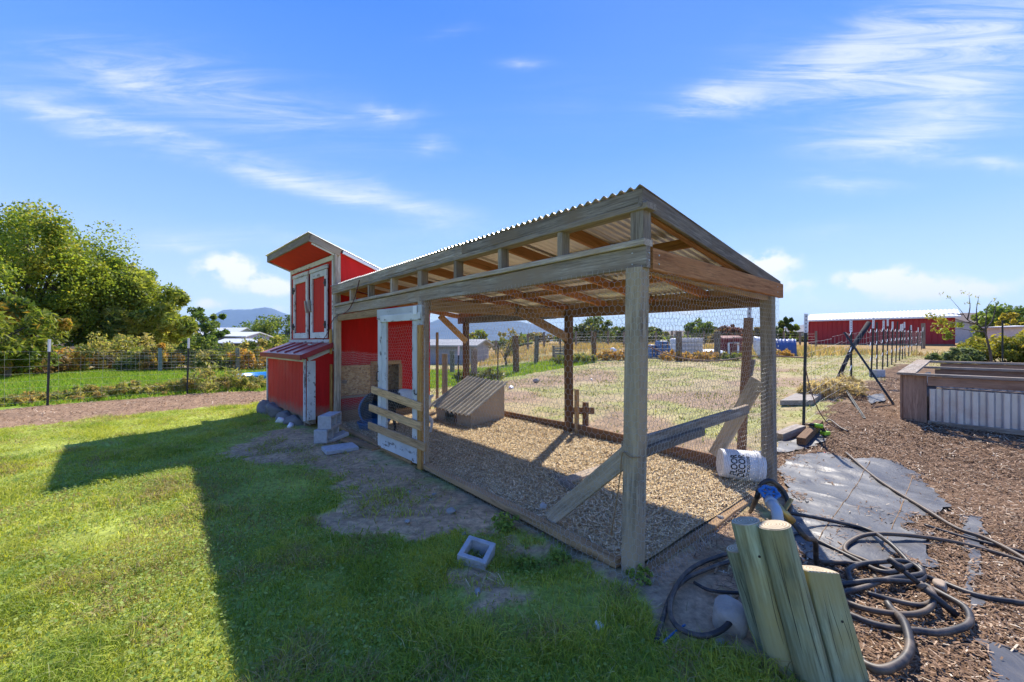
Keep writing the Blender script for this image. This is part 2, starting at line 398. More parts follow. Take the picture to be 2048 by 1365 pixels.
WHITE_P2 = wood('flaked_white_paint', (.20, .18, .16), (.40, .38, .35), paint=(.60, .61, .61), peel=.43)
GREENW = wood('treated_green_post', (.13, .13, .07), (.47, .53, .38), stain=(.34, .29, .13), axis=2, gs=.8, st=.6)
def end_mat():
    m, t, b = newmat('cut_wood_end'); v, oi, raw = rnd_coords(t, (1, 1, 1)); tc = N(t, 'ShaderNodeTexCoord')
    w = N(t, 'ShaderNodeTexWave', wave_type='RINGS', rings_direction='Z', i_Scale=26., i_Distortion=2.2, i_Detail=3.); t.links.new(tc.outputs['Object'], w.inputs['Vector'])
    c = ramp(t, w.outputs['Fac'], [(.2, (.36, .27, .15)), (.6, (.60, .50, .34))]); c = mixc(t, ramp(t, noisen(t, raw, 16., 6, .7), [(.45, (0, 0, 0)), (.7, (1, 1, 1))]), c, (.30, .24, .16))
    t.links.new(c, b.inputs['Base Color']); b.inputs['Roughness'].default_value = .85; bump(t, b, w.outputs['Fac'], .3, .003); return m
ENDW = end_mat()
REDP = plain('red_barn_paint', (.56, .020, .018), .78, spec=.15, splash=(.30, .17, .12), var=.16, scale=3.5, stretch=(4, 4, .6), dirt=(.50, .075, .05), dirtamt=(.55, .85), bumpst=.05)
REDP2 = plain('faded_red_paint', (.54, .045, .030), .78, spec=.15, splash=(.30, .17, .12), var=.15, scale=3., stretch=(3, 3, .5), dirt=(.50, .12, .09), dirtamt=(.5, .8), bumpst=.06)
REDP3 = plain('soffit_red_paint', (.54, .040, .026), .78, var=.12, scale=3., stretch=(3, 3, .5), spec=.15)
REDROOF = plain('red_plastic_lid', (.30, .02, .03), .32, var=.25, scale=4., dirt=(.34, .11, .10), dirtamt=(.55, .75), spec=.5)
GALV = plain('galvanised_sheet', (.66, .645, .61), .36, metal=.65, var=.12, scale=5., stretch=(3, .4, 1), dirt=(.56, .52, .46), dirtamt=(.5, .8))
GALVB = plain('bright_zinc_sheet', (.60, .61, .63), .40, metal=.7, var=.12, scale=4., stretch=(3, 1, .4), dirt=(.42, .30, .26), dirtamt=(.55, .85))
OLDROOF = plain('old_tan_roof_sheet', (.46, .41, .32), .8, var=.25, scale=5., dirt=(.30, .27, .22), stretch=(4, .8, 1))
CONC = plain('concrete_block', (.44, .44, .45), .9, var=.15, scale=30., bumpst=.5, dirt=(.33, .32, .31))
DSTONE = plain('dark_boulder', (.17, .16, .15), .9, var=.35, scale=6., bumpst=.7, dirt=(.20, .18, .15))
STONE = plain('field_stone', (.34, .32, .30), .85, var=.3, scale=9., bumpst=.5, dirt=(.24, .22, .20))
PLY = plain('tan_plywood', (.42, .32, .22), .8, var=.15, scale=4., stretch=(1, 1, .3), dirt=(.34, .26, .18))
BLACKP = plain('black_rubber_hose', (.030, .028, .030), .5, var=.3, scale=16., dirt=(.17, .13, .095), dirtamt=(.46, .68), spec=.4)
BROWNP = plain('dusty_brown_hose', (.11, .075, .05), .6, var=.3, scale=20., dirt=(.04, .035, .035), spec=.5)
DKMET = plain('dark_green_steel', (.040, .045, .040), .6, var=.3, scale=20., dirt=(.10, .06, .035), dirtamt=(.6, .8))
WHITEM = plain('white_enamel', (.78, .78, .78), .5, var=.06)
WIRE = plain('zinc_wire', (.45, .44, .41), .5, metal=.3, var=.1)
WIRED = plain('rusty_wire', (.22, .13, .09), .7, var=.3)
BLUEP = plain('blue_plastic', (.03, .13, .30), .4, var=.15, dirt=(.09, .16, .25))
BLUEP2 = plain('bright_blue_plastic', (.04, .15, .36), .45, var=.15)
BLKIRON = plain('black_iron', (.02, .02, .02), .5)
WHITEPL = plain('white_plastic', (.76, .76, .76), .45, var=.06, dirt=(.55, .50, .44), dirtamt=(.55, .8))
INKB = plain('black_ink', (.012, .012, .014), .6)
FABRIC = None
def osb_mat():
    m, t, b = newmat('chip_board'); v, oi, raw = rnd_coords(t, (1, 1, 1))
    vo = N(t, 'ShaderNodeTexVoronoi', i_Scale=28.); t.links.new(v, vo.inputs['Vector'])
    c = ramp(t, vo.outputs['Color'], [(.1, (.30, .15, .05)), (.5, (.52, .32, .13)), (.9, (.62, .45, .24))])
    t.links.new(c, b.inputs['Base Color']); b.inputs['Roughness'].default_value = .8; return m
OSB = osb_mat()
def fabric_mat():
    m, t, b = newmat('woven_weed_fabric'); tc = N(t, 'ShaderNodeTexCoord')
    n = noisen(t, tc.outputs['Object'], 3.5, 7, .7)
    c = ramp(t, n, [(.33, (.040, .042, .052)), (.56, (.062, .064, .076)), (.68, (.10, .09, .085)), (.80, (.20, .145, .105))])
    w = N(t, 'ShaderNodeTexWave', i_Scale=70., i_Distortion=1.2); t.links.new(tc.outputs['Object'], w.inputs['Vector'])
    c = mixc(t, .35, c, w.outputs['Color'], 'MULTIPLY')
    t.links.new(c, b.inputs['Base Color']); b.inputs['Roughness'].default_value = .42; b.inputs['Specular IOR Level'].default_value = .55
    bump(t, b, noisen(t, tc.outputs['Object'], 6., 5, .6, .8), .25, .02); return m
FABRIC = fabric_mat()
GRASSM = attrmat('grass_blade', trans=.45, rough=.55, spec=.25)
LEAFM = attrmat('leaf', trans=.52, rough=.5, spec=.3)
CHIPM = attrmat('chip', rough=.8, spec=.15)
GROUNDM = attrmat('ground_soil', fine=16., bumpst=.55, rough=.95, spec=.1)
STRAWG = attrmat('straw_ground', fine=45., bumpst=.8, rough=.9, spec=.1)

# ------------------------------------------------------------------ ground zones (outlines on the ground, in metres)
def gp(pts): return [(G(*p).x, G(*p).y) for p in pts]
LAWN = gp([(540, 804), (300, 826), (0, 858)])+[(-16, 5.6), (-16, -3), (3.5, -3), (1.9, 1.0)]+gp([(1560, 1345), (1480, 1300), (1330, 1275), (1300, 1200), (1215, 1125), (1130, 1085), (1030, 1045), (850, 960), (740, 905), (690, 880), (600, 860), (545, 838)])
SOIL = gp([(440, 902), (490, 882), (560, 858), (690, 862), (760, 905), (860, 950), (1000, 1015), (1100, 1075), (1010, 1092), (915, 1078), (830, 1068), (700, 1062), (650, 1025), (668, 955), (600, 935), (500, 925)])
SOIL2 = gp([(915, 1135), (960, 1120), (1000, 1145), (1002, 1185), (955, 1215), (910, 1190)])
SOILR = gp([(1190, 1100), (1290, 1155), (1430, 1050), (1510, 1000), (1600, 1120), (1700, 1320), (1600, 1365), (1480, 1300), (1330, 1275), (1290, 1190)])
FIELD = gp([(-60, 826), (95, 811), (235, 801), (372, 789), (541, 782)])+[(-5.5, 14.5), (-2.5, 12.2), (3.5, 17), (3.2, 19.5), (-8, 20.5), (-30, 21.5), (-30, 9.5)]
STRIP = gp([(541, 782), (372, 789), (235, 801), (95, 811), (0, 822)])+[(-16, 6.8), (-16, 5.6)]+gp([(0, 858), (300, 826), (540, 804)])
MULCH = gp([(1545, 1010), (1555, 900), (1600, 862), (1650, 830), (1720, 775), (1800, 725)])+[(14, 13), (14, 9), (12, 0), (3.5, -3), (1.9, 1.0)]+gp([(1705, 1340), (1660, 1230), (1600, 1120)])
FAB = gp([(1556, 940), (1592, 915), (1651, 907), (1702, 922), (1750, 920), (1793, 929), (1840, 955), (1851, 972), (1870, 988), (1879, 1003), (1899, 1017), (1870, 1039), (1826, 1035), (1811, 1060), (1862, 1075), (1855, 1104), (1866, 1134), (1829, 1140), (1756, 1139), (1665, 1138), (1610, 1122), (1577, 1083), (1563, 1053), (1581, 1002), (1570, 966)])
FAB2 = [gp([(1922, 1040), (1960, 1042), (1968, 1082), (1962, 1120), (1948, 1160), (1950, 1195), (1972, 1212), (1940, 1225), (1932, 1180), (1938, 1120)]),
        gp([(1960, 1292), (2010, 1300), (2080, 1330), (2120, 1400), (1990, 1400), (1975, 1340)]),
        gp([(1733, 795), (1765, 790), (1772, 804), (1740, 809)]), gp([(1545, 912), (1560, 885), (1640, 868), (1650, 885), (1600, 903)])]
RUNP = [(R(s, t, 0).x, R(s, t, 0).y) for s, t in ((-.02, -.02), (-.05, 2.4), (5.9, 2.4), (5.9, -.02))]
def zone(x, y):
    """albedo of the ground and the cover densities"""
    n1 = fbm(x, y, .9, 4, 3); n2 = fbm(x, y, 3.2, 3, 5); jx = (fbm(x, y, 2.2, 3, 11)-.5)*.5; jy = (fbm(x, y, 2.2, 3, 23)-.5)*.5
    x2, y2 = x+jx+(fbm(x, y, 9, 2, 81)-.5)*.34, y+jy+(fbm(x, y, 9, 2, 83)-.5)*.34
    inl = poly_in(x2, y2, LAWN); ins = poly_in(x2, y2, SOIL) | poly_in(x2, y2, SOIL2); inr = poly_in(x2, y2, SOILR)
    inf = poly_in(x2, y2, FIELD); inst_ = poly_in(x2, y2, STRIP); inm = poly_in(x2, y2, MULCH)
    col = np.empty(np.shape(x)+(3,)); 
    # pasture: dry soil with green patches
    g = (.2+.65*sstep(.40, .64, n1*.5+n2*.5))[..., None]
    a = np.array([.42, .32, .20]); b = np.array([.32, .33, .11]); 
    col[:] = a*(1-g)+b*g
    dry = sstep(.58, .7, fbm(x, y, .5, 3, 71))[..., None]; col = col*(1-dry)+np.array([.33, .235, .155])*dry
    far = sstep(22, 30, y)[..., None]; col = col*(1-far)+np.array([.36, .24, .10])*far
    far2 = sstep(90, 200, y)[..., None]; col = col*(1-far2)+np.array([.22, .20, .10])*far2
    bk = sstep(-24, -30, x)[..., None]; col = col*(1-bk)+np.array([.12, .15, .05])*bk
    lm = sstep(-4, -6, y)[..., None]; col = col*(1-lm)+np.array([.10, .15, .04])*lm
    col[inm] = np.array([.17, .105, .065]); col[inf] = np.array([.20, .29, .035]); col[inst_] = np.array([.31, .205, .13])
    col[inl] = np.array([.33, .38, .08]); s = inl & ins; col[s] = np.array([.50, .335, .20]); col[inr & ~inl] = np.array([.44, .30, .19])
    strawy = sstep(.56, .66, n2)*(s | inr); col = col*(1-.5*strawy[..., None])+np.array([.36, .27, .14])*.5*strawy[..., None]
    return col, inl, ins, inr, inf, inst_, inm, n1, n2
def axis(lo, hi, st, far, g=1.22):
    a = list(np.arange(lo, hi+1e-6, st)); d = st; v = hi
    while v < far: d *= g; v += d; a.append(v)
    d = st; v = lo; b = []
    while v > -far: d *= g; v -= d; b.append(v)
    return np.array(b[::-1]+a)
def ground():
    xs = axis(-12, 12, .09, 14000); ys = axis(.4, 14, .09, 14000)
    X, Y = np.meshgrid(xs, ys); col = zone(X, Y)[0]
    near = 1-sstep(14, 25, np.hypot(X, Y))
    Z = terr(X, Y)+near*((fbm(X, Y, 1.6, 4, 41)-.5)*.05+(fbm(X, Y, 7, 2, 43)-.5)*.012)
    inrun = poly_in(X, Y, RUNP); Z[inrun] -= .02
    V = np.stack([X, Y, Z], -1).reshape(-1, 3); ny, nx = X.shape
    i = (np.arange(ny-1)[:, None]*nx+np.arange(nx-1)[None]).ravel()
    Fc = np.stack([i, i+1, i+nx+1, i+nx], 1)
    o = ob('ground', V, Fc, GROUNDM, M=Matrix.Identity(4), smooth=True, col=col.reshape(-1, 3), kind='structure')
    o['label'] = 'lawn, bare soil and dry pasture around the pens'
ground()

# ------------------------------------------------------------------ blades, chips
def blades(P, h, w, col, tris=1, lean=.5):
    n = len(P); a = RNG.random(n)*2*np.pi; la = RNG.random(n)*2*np.pi; ln = h*lean*(.3+RNG.random(n))
    dx, dy = np.cos(a)*w/2, np.sin(a)*w/2; lx, ly = np.cos(la)*ln, np.sin(la)*ln
    z = np.zeros(n)
    bl = P-np.stack([dx, dy, z+.008], 1); br = P+np.stack([dx, dy, z-.008], 1)
    tip = P+np.stack([lx, ly, h*(1-.25*lean)], 1)
    if tris == 1:
        V = np.stack([bl, br, tip], 1).reshape(-1, 3); Fc = np.arange(3*n).reshape(n, 3); k = 3; top = [2]
    else:
        ml = P-np.stack([dx*.8, dy*.8, z], 1)+np.stack([lx*.3, ly*.3, h*.55], 1); mr = P+np.stack([dx*.8, dy*.8, z], 1)+np.stack([lx*.3, ly*.3, h*.55], 1)
        V = np.stack([bl, br, mr, ml, tip], 1).reshape(-1, 3); b = (np.arange(n)*5)[:, None]
        Fc = np.concatenate([b+np.array([[0, 1, 2]]), b+np.array([[0, 2, 3]]), b+np.array([[3, 2, 4]])], 0); k = 5
    C_ = np.repeat(col[:, None], k, 1).reshape(-1, 3)
    return V, Fc, C_
def pick(n, cols, wts=None):
    cols = np.array(cols); i = RNG.choice(len(cols), n, p=wts); return cols[i]*(.75+.5*RNG.random((n, 1)))
def scatter(x0f, x1, y0, y1, dens):
    A = (x1-x0f)*(y1-y0); n = int(A*dens); return x0f+RNG.random(n)*(x1-x0f), y0+RNG.random(n)*(y1-y0)
G_COL = [(.40, .45, .06), (.46, .49, .07), (.29, .37, .05), (.55, .53, .12), (.60, .54, .25)]
def grass():
    Vs, Fs, Cs = [], [], []; off = 0
    def push(V, Fc, C_):
        nonlocal off
        Vs.append(V); Fs.append(Fc+off); Cs.append(C_); off += len(V)
    for (x0, x1, y0, y1, d, h, w, tr) in [(-4.6, 2.0, .9, 3.0, 9500, .031, .0045, 3), (-7.8, 1.0, 3.0, 5.4, 4600, .033, .0065, 3),
                                         (-12.5, -2.5, 5.4, 8.2, 2300, .038, .010, 1), (-14, -4.5, 8.2, 12, 1500, .05, .013, 1)]:
        x, y = scatter(x0, x1, y0, y1, d); k = np.abs(x) < 1.42*y+.5; x, y = x[k], y[k]
        _, inl, ins, inr, _, _, _, n1, n2 = zone(x, y)
        coopq = (np.array([x-C2.x, y-C2.y]).T @ np.array(E2)) > -.5; coopd = (np.array([x-C2.x, y-C2.y]).T @ np.array(E1)) < 2.7
        thin = sstep(.30, .46, fbm(x, y, 1.3, 3, 77))*.8+.2
        thin = np.where(ins, .05+.30*sstep(.56, .66, n2), thin)
        keep = inl & (RNG.random(len(x)) < thin) & ~(coopq & coopd)
        x, y, n1, n2 = x[keep], y[keep], n1[keep], n2[keep]; n = len(x)
        tuft = sstep(.52, .68, fbm(x, y, 2.6, 3, 91)); near = np.exp(-((x-.2)**2/1.2+(y-1.75)**2/.35))*1.1
        hh = h*(.5+.9*RNG.random(n))*(1+1.3*tuft+near*.9)
        c = pick(n, G_COL, [.34, .30, .19, .12, .05]); hue = fbm(x, y, 1.1, 3, 55)[:, None]
        c = c*(1-.5*sstep(.45, .7, hue))+np.array([.46, .47, .06])*.5*sstep(.45, .7, hue)*(.7+.6*RNG.random((n, 1)))
        drk = sstep(.52, .66, fbm(x, y, 2.3, 3, 59))[:, None]; c = c*(1-.30*drk*np.array([1, .6, 1]))
        dead = ((fbm(x, y, .8, 3, 121) > .65) & (RNG.random(n) < .4)) | ((fbm(x, y, 4., 2, 125) > .66) & (RNG.random(n) < .5)); c[dead] = np.array([.40, .32, .15])*(.7+.6*RNG.random((dead.sum(), 1)))
        P = np.stack([x, y, terr(x, y)+(fbm(x, y, 1.6, 4, 41)-.5)*.05], 1)
        push(*blades(P, hh, w*(.7+.6*RNG.random(n)), c, tr, lean=1.25))
    # clover and broad weed leaves between the blades
    x, y = scatter(-6.5, 1.8, 1.0, 5.2, 2600); k = np.abs(x) < 1.42*y+.5; x, y = x[k], y[k]; _, inl, ins, *_ = zone(x, y); cl = fbm(x, y, 1.7, 3, 133)
    k = inl & ~ins & (cl+RNG.random(len(x))*.35 > .62); x, y = x[k], y[k]; n = len(x); a = RNG.random(n)*6.283; sz = .005+.008*RNG.random(n); ti = (RNG.random((n, 2))-.5)*1.1
    d = np.stack([np.cos(a), np.sin(a), ti[:, 0]], 1)*sz[:, None]; e = np.stack([-np.sin(a), np.cos(a), ti[:, 1]], 1)*sz[:, None]*.7
    Pc = np.stack([x, y, terr(x, y)+(fbm(x, y, 1.6, 4, 41)-.5)*.05+.012+.030*RNG.random(n)], 1); V4 = np.stack([Pc-d, Pc+e, Pc+d, Pc-e], 1).reshape(-1, 3)
    b4 = (np.arange(n)*4)[:, None]; push(V4, np.concatenate([b4+np.array([[0, 1, 2]]), b4+np.array([[0, 2, 3]])], 0), np.repeat(pick(n, [(.22, .33, .06), (.30, .40, .08), (.38, .44, .12)])[:, None], 4, 1).reshape(-1, 3))
    V, Fc, C_ = np.concatenate(Vs), np.concatenate(Fs), np.concatenate(Cs)
    tag(ob('lawn_grass', V, Fc, GRASSM, M=Matrix.Identity(4), col=C_), 'short green lawn grass in front of the pen', 'grass', kind='stuff')
    Vs.clear(); Fs.clear(); Cs.clear(); off = 0
    # bright field beyond the left fence
    x, y = scatter(-26, 3.6, 9, 21.5, 420); _, _, _, _, inf, *_ = zone(x, y); x, y = x[inf], y[inf]; n = len(x)
    c = pick(n, [(.22, .36, .03), (.26, .40, .04), (.16, .28, .03), (.34, .37, .07)])
    push(*blades(np.stack([x, y, terr(x, y)], 1), .10*(.5+RNG.random(n)), .03*(.6+RNG.random(n)), c, 1, .6))
    tag(ob('field_grass', np.concatenate(Vs), np.concatenate(Fs), GRASSM, M=Matrix.Identity(4), col=np.concatenate(Cs)), 'bright green grass of the irrigated field behind the left fence', 'grass', kind='stuff')
    Vs.clear(); Fs.clear(); Cs.clear(); off = 0
    x, y = scatter(-3, 22, 4.2, 24, 150); _, inl, _, inr, inf, _, inm, n1, n2 = zone(x, y)
    k = ~inl & ~inr & ~inf & ~inm & ~poly_in(x, y, RUNP) & (n1*.6+n2*.4+RNG.random(len(x))*.14 > .52); x, y = x[k], y[k]; n = len(x)
    c = pick(n, [(.20, .24, .05), (.28, .25, .09), (.34, .27, .13), (.15, .20, .04)])
    push(*blades(np.stack([x, y, terr(x, y)], 1), .045*(.5+RNG.random(n)), .022*(.5+RNG.random(n)), c, 1, .9))
    tag(ob('pasture_grass', np.concatenate(Vs), np.concatenate(Fs), GRASSM, M=Matrix.Identity(4), col=np.concatenate(Cs)), 'sparse cropped grass over the dry pasture behind the pen', 'grass', kind='stuff')
    Vs.clear(); Fs.clear(); Cs.clear(); off = 0
    # tall dry grass far out and along the posts of the pasture
    x, y = scatter(-4, 40, 19, 44, 45); k = (fbm(x, y, .35, 3, 8)+RNG.random(len(x))*.15 > .52) & ~((x > 24) & (y < 52)); x, y = x[k], y[k]; n = len(x)
    c = pick(n, [(.46, .31, .14), (.50, .37, .18), (.38, .26, .12), (.28, .27, .10)])
    push(*blades(np.stack([x, y, terr(x, y)], 1), .30*(.4+RNG.random(n)), .06*(.5+RNG.random(n)), c, 1, .5))
    tag(ob('dry_grass', np.concatenate(Vs), np.concatenate(Fs), GRASSM, M=Matrix.Identity(4), col=np.concatenate(Cs)), 'tall golden dry grass far out in the pasture', 'grass', kind='stuff')
grass()
def chips(P, ln, wd, col, tilt=.35):
    n = len(P); a = RNG.random(n)*2*np.pi; tx = (RNG.random(n)-.5)*2*tilt; ty = (RNG.random(n)-.5)*tilt
    d = np.stack([np.cos(a), np.sin(a), tx], 1)*(ln/2)[:, None]; e = np.stack([-np.sin(a), np.cos(a), ty], 1)*(wd/2)[:, None]
    V = np.stack([P-d-e, P+d-e, P+d+e, P-d+e], 1).reshape(-1, 3); return V, np.arange(4*n).reshape(n, 4), np.repeat(col[:, None], 4, 1).reshape(-1, 3)
def fabz(x, y): return terr(x, y)+(fbm(x, y, 1.6, 4, 41)-.5)*.05+(fbm(x, y, 7, 2, 43)-.5)*.012+.016+.016*fbm(x, y, 4, 3, 66)+.012*np.clip(1-np.abs(fbm(x, y, 2.3, 3, 67)-.5)*14, 0, 1)
def litter():
    # straw and wood chips in the run
    s = RNG.random(62000)*5.85+.02; t = RNG.random(62000)*2.36; x = O2.x+D1.x*s+D2.x*t; y = O2.y+D1.y*s+D2.y*t
    mound = lambda x, y: .012+.05*fbm(x, y, 1.4, 3, 31)
    c = pick(len(x), [(.64, .49, .27), (.76, .61, .38), (.46, .33, .18), (.80, .66, .43), (.30, .19, .10)], [.32, .27, .19, .13, .09])
    P = np.stack([x, y, terr(x, y)+mound(x, y)+RNG.random(len(x))*.02], 1)
    V, Fc, C_ = chips(P, .012+.045*RNG.random(len(x))**1.8, .003+.009*RNG.random(len(x)), c, .5)
    tag(ob('straw_chips', V, Fc, CHIPM, M=Matrix.Identity(4), col=C_), 'golden straw and wood chips strewn over the pen floor', 'straw', kind='stuff')
    ss, tt = np.meshgrid(np.linspace(.0, 5.88, 118), np.linspace(0, 2.38, 48)); x = O2.x+D1.x*ss+D2.x*tt; y = O2.y+D1.y*ss+D2.y*tt
    Z = terr(x, y)+mound(x, y); V = np.stack([x, y, Z], -1).reshape(-1, 3); i = (np.arange(47)[:, None]*118+np.arange(117)[None]).ravel()
    cc = np.array([.50, .37, .21])*(.75+.5*fbm(x, y, 9, 3, 9)[..., None])
    ob('straw_bedding', V, np.stack([i, i+118, i+119, i+1], 1), STRAWG, M=Matrix.Identity(4), smooth=True, col=cc.reshape(-1, 3), kind='structure')
    # loose straw on bare soil and beside the pen
    x, y = scatter(-4.5, 3.2, 1.5, 7, 1500); _, inl, ins, inr, _, _, _, n1, n2 = zone(x, y)
    k = ((ins & inl) | inr) & (RNG.random(len(x)) < .08+.7*sstep(.5, .68, n2)) & ~poly_in(x, y, RUNP); x, y = x[k], y[k]
    c = pick(len(x), [(.46, .35, .19), (.36, .26, .13), (.30, .20, .11), (.56, .46, .27)])
    V, Fc, C_ = chips(np.stack([x, y, terr(x, y)+(fbm(x, y, 1.6, 4, 41)-.5)*.05+.012+.012*RNG.random(len(x))], 1), .03+.07*RNG.random(len(x)), .002+.004*RNG.random(len(x)), c, .5)
    tag(ob('loose_straw', V, Fc, CHIPM, M=Matrix.Identity(4), col=C_), 'loose dry straw lying on the bare soil around the pen', 'straw', kind='stuff')
    # shredded bark mulch
    xs, ys = [], []
    for (x0, x1, y0, y1, d) in [(1.2, 6, 1.2, 3.4, 5600), (1.5, 8, 3.4, 6, 2600), (2.5, 12, 6, 11, 620), (-14, -4, 6.2, 12.5, 420)]:
        a, b = scatter(x0, x1, y0, y1, d); _, _, _, inr, _, ist, inm, _, n2 = zone(a, b)
        ja, jb = (fbm(a, b, 5, 4, 15)-.5)*.62, (fbm(a, b, 5, 4, 16)-.5)*.62; infab = poly_in(a+ja, b+jb, FAB) & poly_in(a, b, FAB)
        for q in FAB2: infab |= poly_in(a+ja*.25, b+jb*.25, q) & poly_in(a, b, q)
        k = (inm | ist | (inr & (RNG.random(len(a)) < .25))) & (~infab | (RNG.random(len(a)) < .012+.09*sstep(.55, .7, n2))) & (np.abs(a) < 1.45*b+.6); xs.append(a[k]); ys.append(b[k])
    x = np.concatenate(xs); y = np.concatenate(ys); n = len(x)
    c = pick(n, [(.235, .145, .085), (.32, .20, .12), (.145, .085, .05), (.44, .31, .20), (.62, .51, .37)], [.32, .27, .22, .13, .06])
    sc = 1+.10*np.clip(y-3, 0, 8); infb = poly_in(x, y, FAB)
    for q in FAB2: infb |= poly_in(x, y, q)
    V, Fc, C_ = chips(np.stack([x, y, np.where(infb, fabz(x, y)+.003+.006*RNG.random(n), terr(x, y)+(fbm(x, y, 1.6, 4, 41)-.5)*.05+.008+.02*RNG.random(n))], 1), (.010+.055*RNG.random(n)**2)*sc, (.0025+.006*RNG.random(n))*sc, c, .45)
    tag(ob('bark_mulch', V, Fc, CHIPM, M=Matrix.Identity(4), col=C_), 'shredded brown bark mulch over the planting area', 'mulch', kind='stuff')
litter()
def fabric():
    import bmesh
    LB = ['large dark grey woven weed fabric sheet exposed between the run and the mulch', 'narrow strip of weed fabric showing through the mulch between the pipes', 'patch of weed fabric bared in the mulch near the thick outer hose', 'small scrap of weed fabric in the mulch before the raised bed', 'weed fabric flap beside the timber offcut']
    for poly, lb in zip([FAB]+FAB2, LB):
        bm = bmesh.new(); pts = []
        for i in range(len(poly)):
            a, b = Vector(poly[i]), Vector(poly[(i+1) % len(poly)]); m = max(1, int((b-a).length/.05))
            for j in range(m):
                p = a.lerp(b, j/m); pts.append((p.x+random.gauss(0, .014), p.y+random.gauss(0, .014)))
        bm.faces.new([bm.verts.new((p[0], p[1], 0)) for p in pts]); bmesh.ops.triangulate(bm, faces=bm.faces[:])
        for it in range(4):
            bmesh.ops.subdivide_edges(bm, edges=[e for e in bm.edges if e.calc_length() > .14], cuts=1)
            bmesh.ops.triangulate(bm, faces=[f for f in bm.faces if len(f.verts) > 3])
        V = np.array([v.co[:] for v in bm.verts]); bm.verts.index_update(); Fc = [tuple(v.index for v in f.verts) for f in bm.faces]; bm.free()
        V[:, 2] = fabz(V[:, 0], V[:, 1]); me = ob('weed_fabric', V, Fc, FABRIC, smooth=True); tag(me, lb, 'ground fabric')
        if poly is not FAB: continue
        for a, b in [((1740, 928), (1655, 1060)), ((1655, 1060), (1622, 1110)), ((1826, 955), (1800, 1030)), ((1806, 1012), (1764, 1108))]:
            A, B = G(*a), G(*b); pts = [A.lerp(B, i/14) for i in range(15)]
            ob('stitch_line', *tubev([Vector((p.x, p.y, float(fabz(p.x, p.y))+.001)) for p in pts], .0028, 4), TANW, me)
fabric()
# ------------------------------------------------------------------ the chicken run
def hexmesh(width, height, cell, mapf, r=.0011, skip=None):
    """hexagon wire: rows of hexes with vertical twists"""
    a = cell/math.sqrt(3); E = []; rows = int(height/(1.5*a))+1; cols = int(width/cell)+1
    for j in range(rows):
        for i in range(cols):
            cx = i*cell+(cell/2 if j % 2 else 0); cz = j*1.5*a
            p = [(cx+math.sin(k*math.pi/3)*a, cz+math.cos(k*math.pi/3)*a) for k in range(6)]
            for k in ((0, 1), (1, 2), (5, 0)): E.append((p[k[0]], p[k[1]]))
    E = np.array(E); m = (E[:, :, 0].min(1) >= 0) & (E[:, :, 0].max(1) <= width) & (E[:, :, 1].min(1) >= 0) & (E[:, :, 1].max(1) <= height)
    E = E[m]; x, z = E[:, :, 0], E[:, :, 1]
    if skip is not None: k = ~skip(x.mean(1), z.mean(1)); x, z = x[k], z[k]
    x = x+(fbm(x, z, 5, 2, 3)-.5)*.03+(vnoise(x*31, z*31, 9)-.5)*.010; z = z+(fbm(x, z, 5, 2, 4)-.5)*.03+(vnoise(x*33, z*29, 19)-.5)*.010
    return wires(mapf(x, z), r)
def RR(s, t, z): return np.stack([O2.x+D1.x*s+D2.x*t, O2.y+D1.y*s+D2.y*t, z], -1)
run = empty('chicken_run', R(0, 0, 0), 'weathered open timber poultry run with corrugated roof and wire mesh sides', 'chicken run')
d1, d2 = Vector((D1.x, D1.y, 0)), Vector((D2.x, D2.y, 0))
RUPD = Vector((D2.x, D2.y, 0))
S_ST = [0, .625, 1.328, 2.04, 2.78, 3.54, 4.30, 5.04, 5.78]
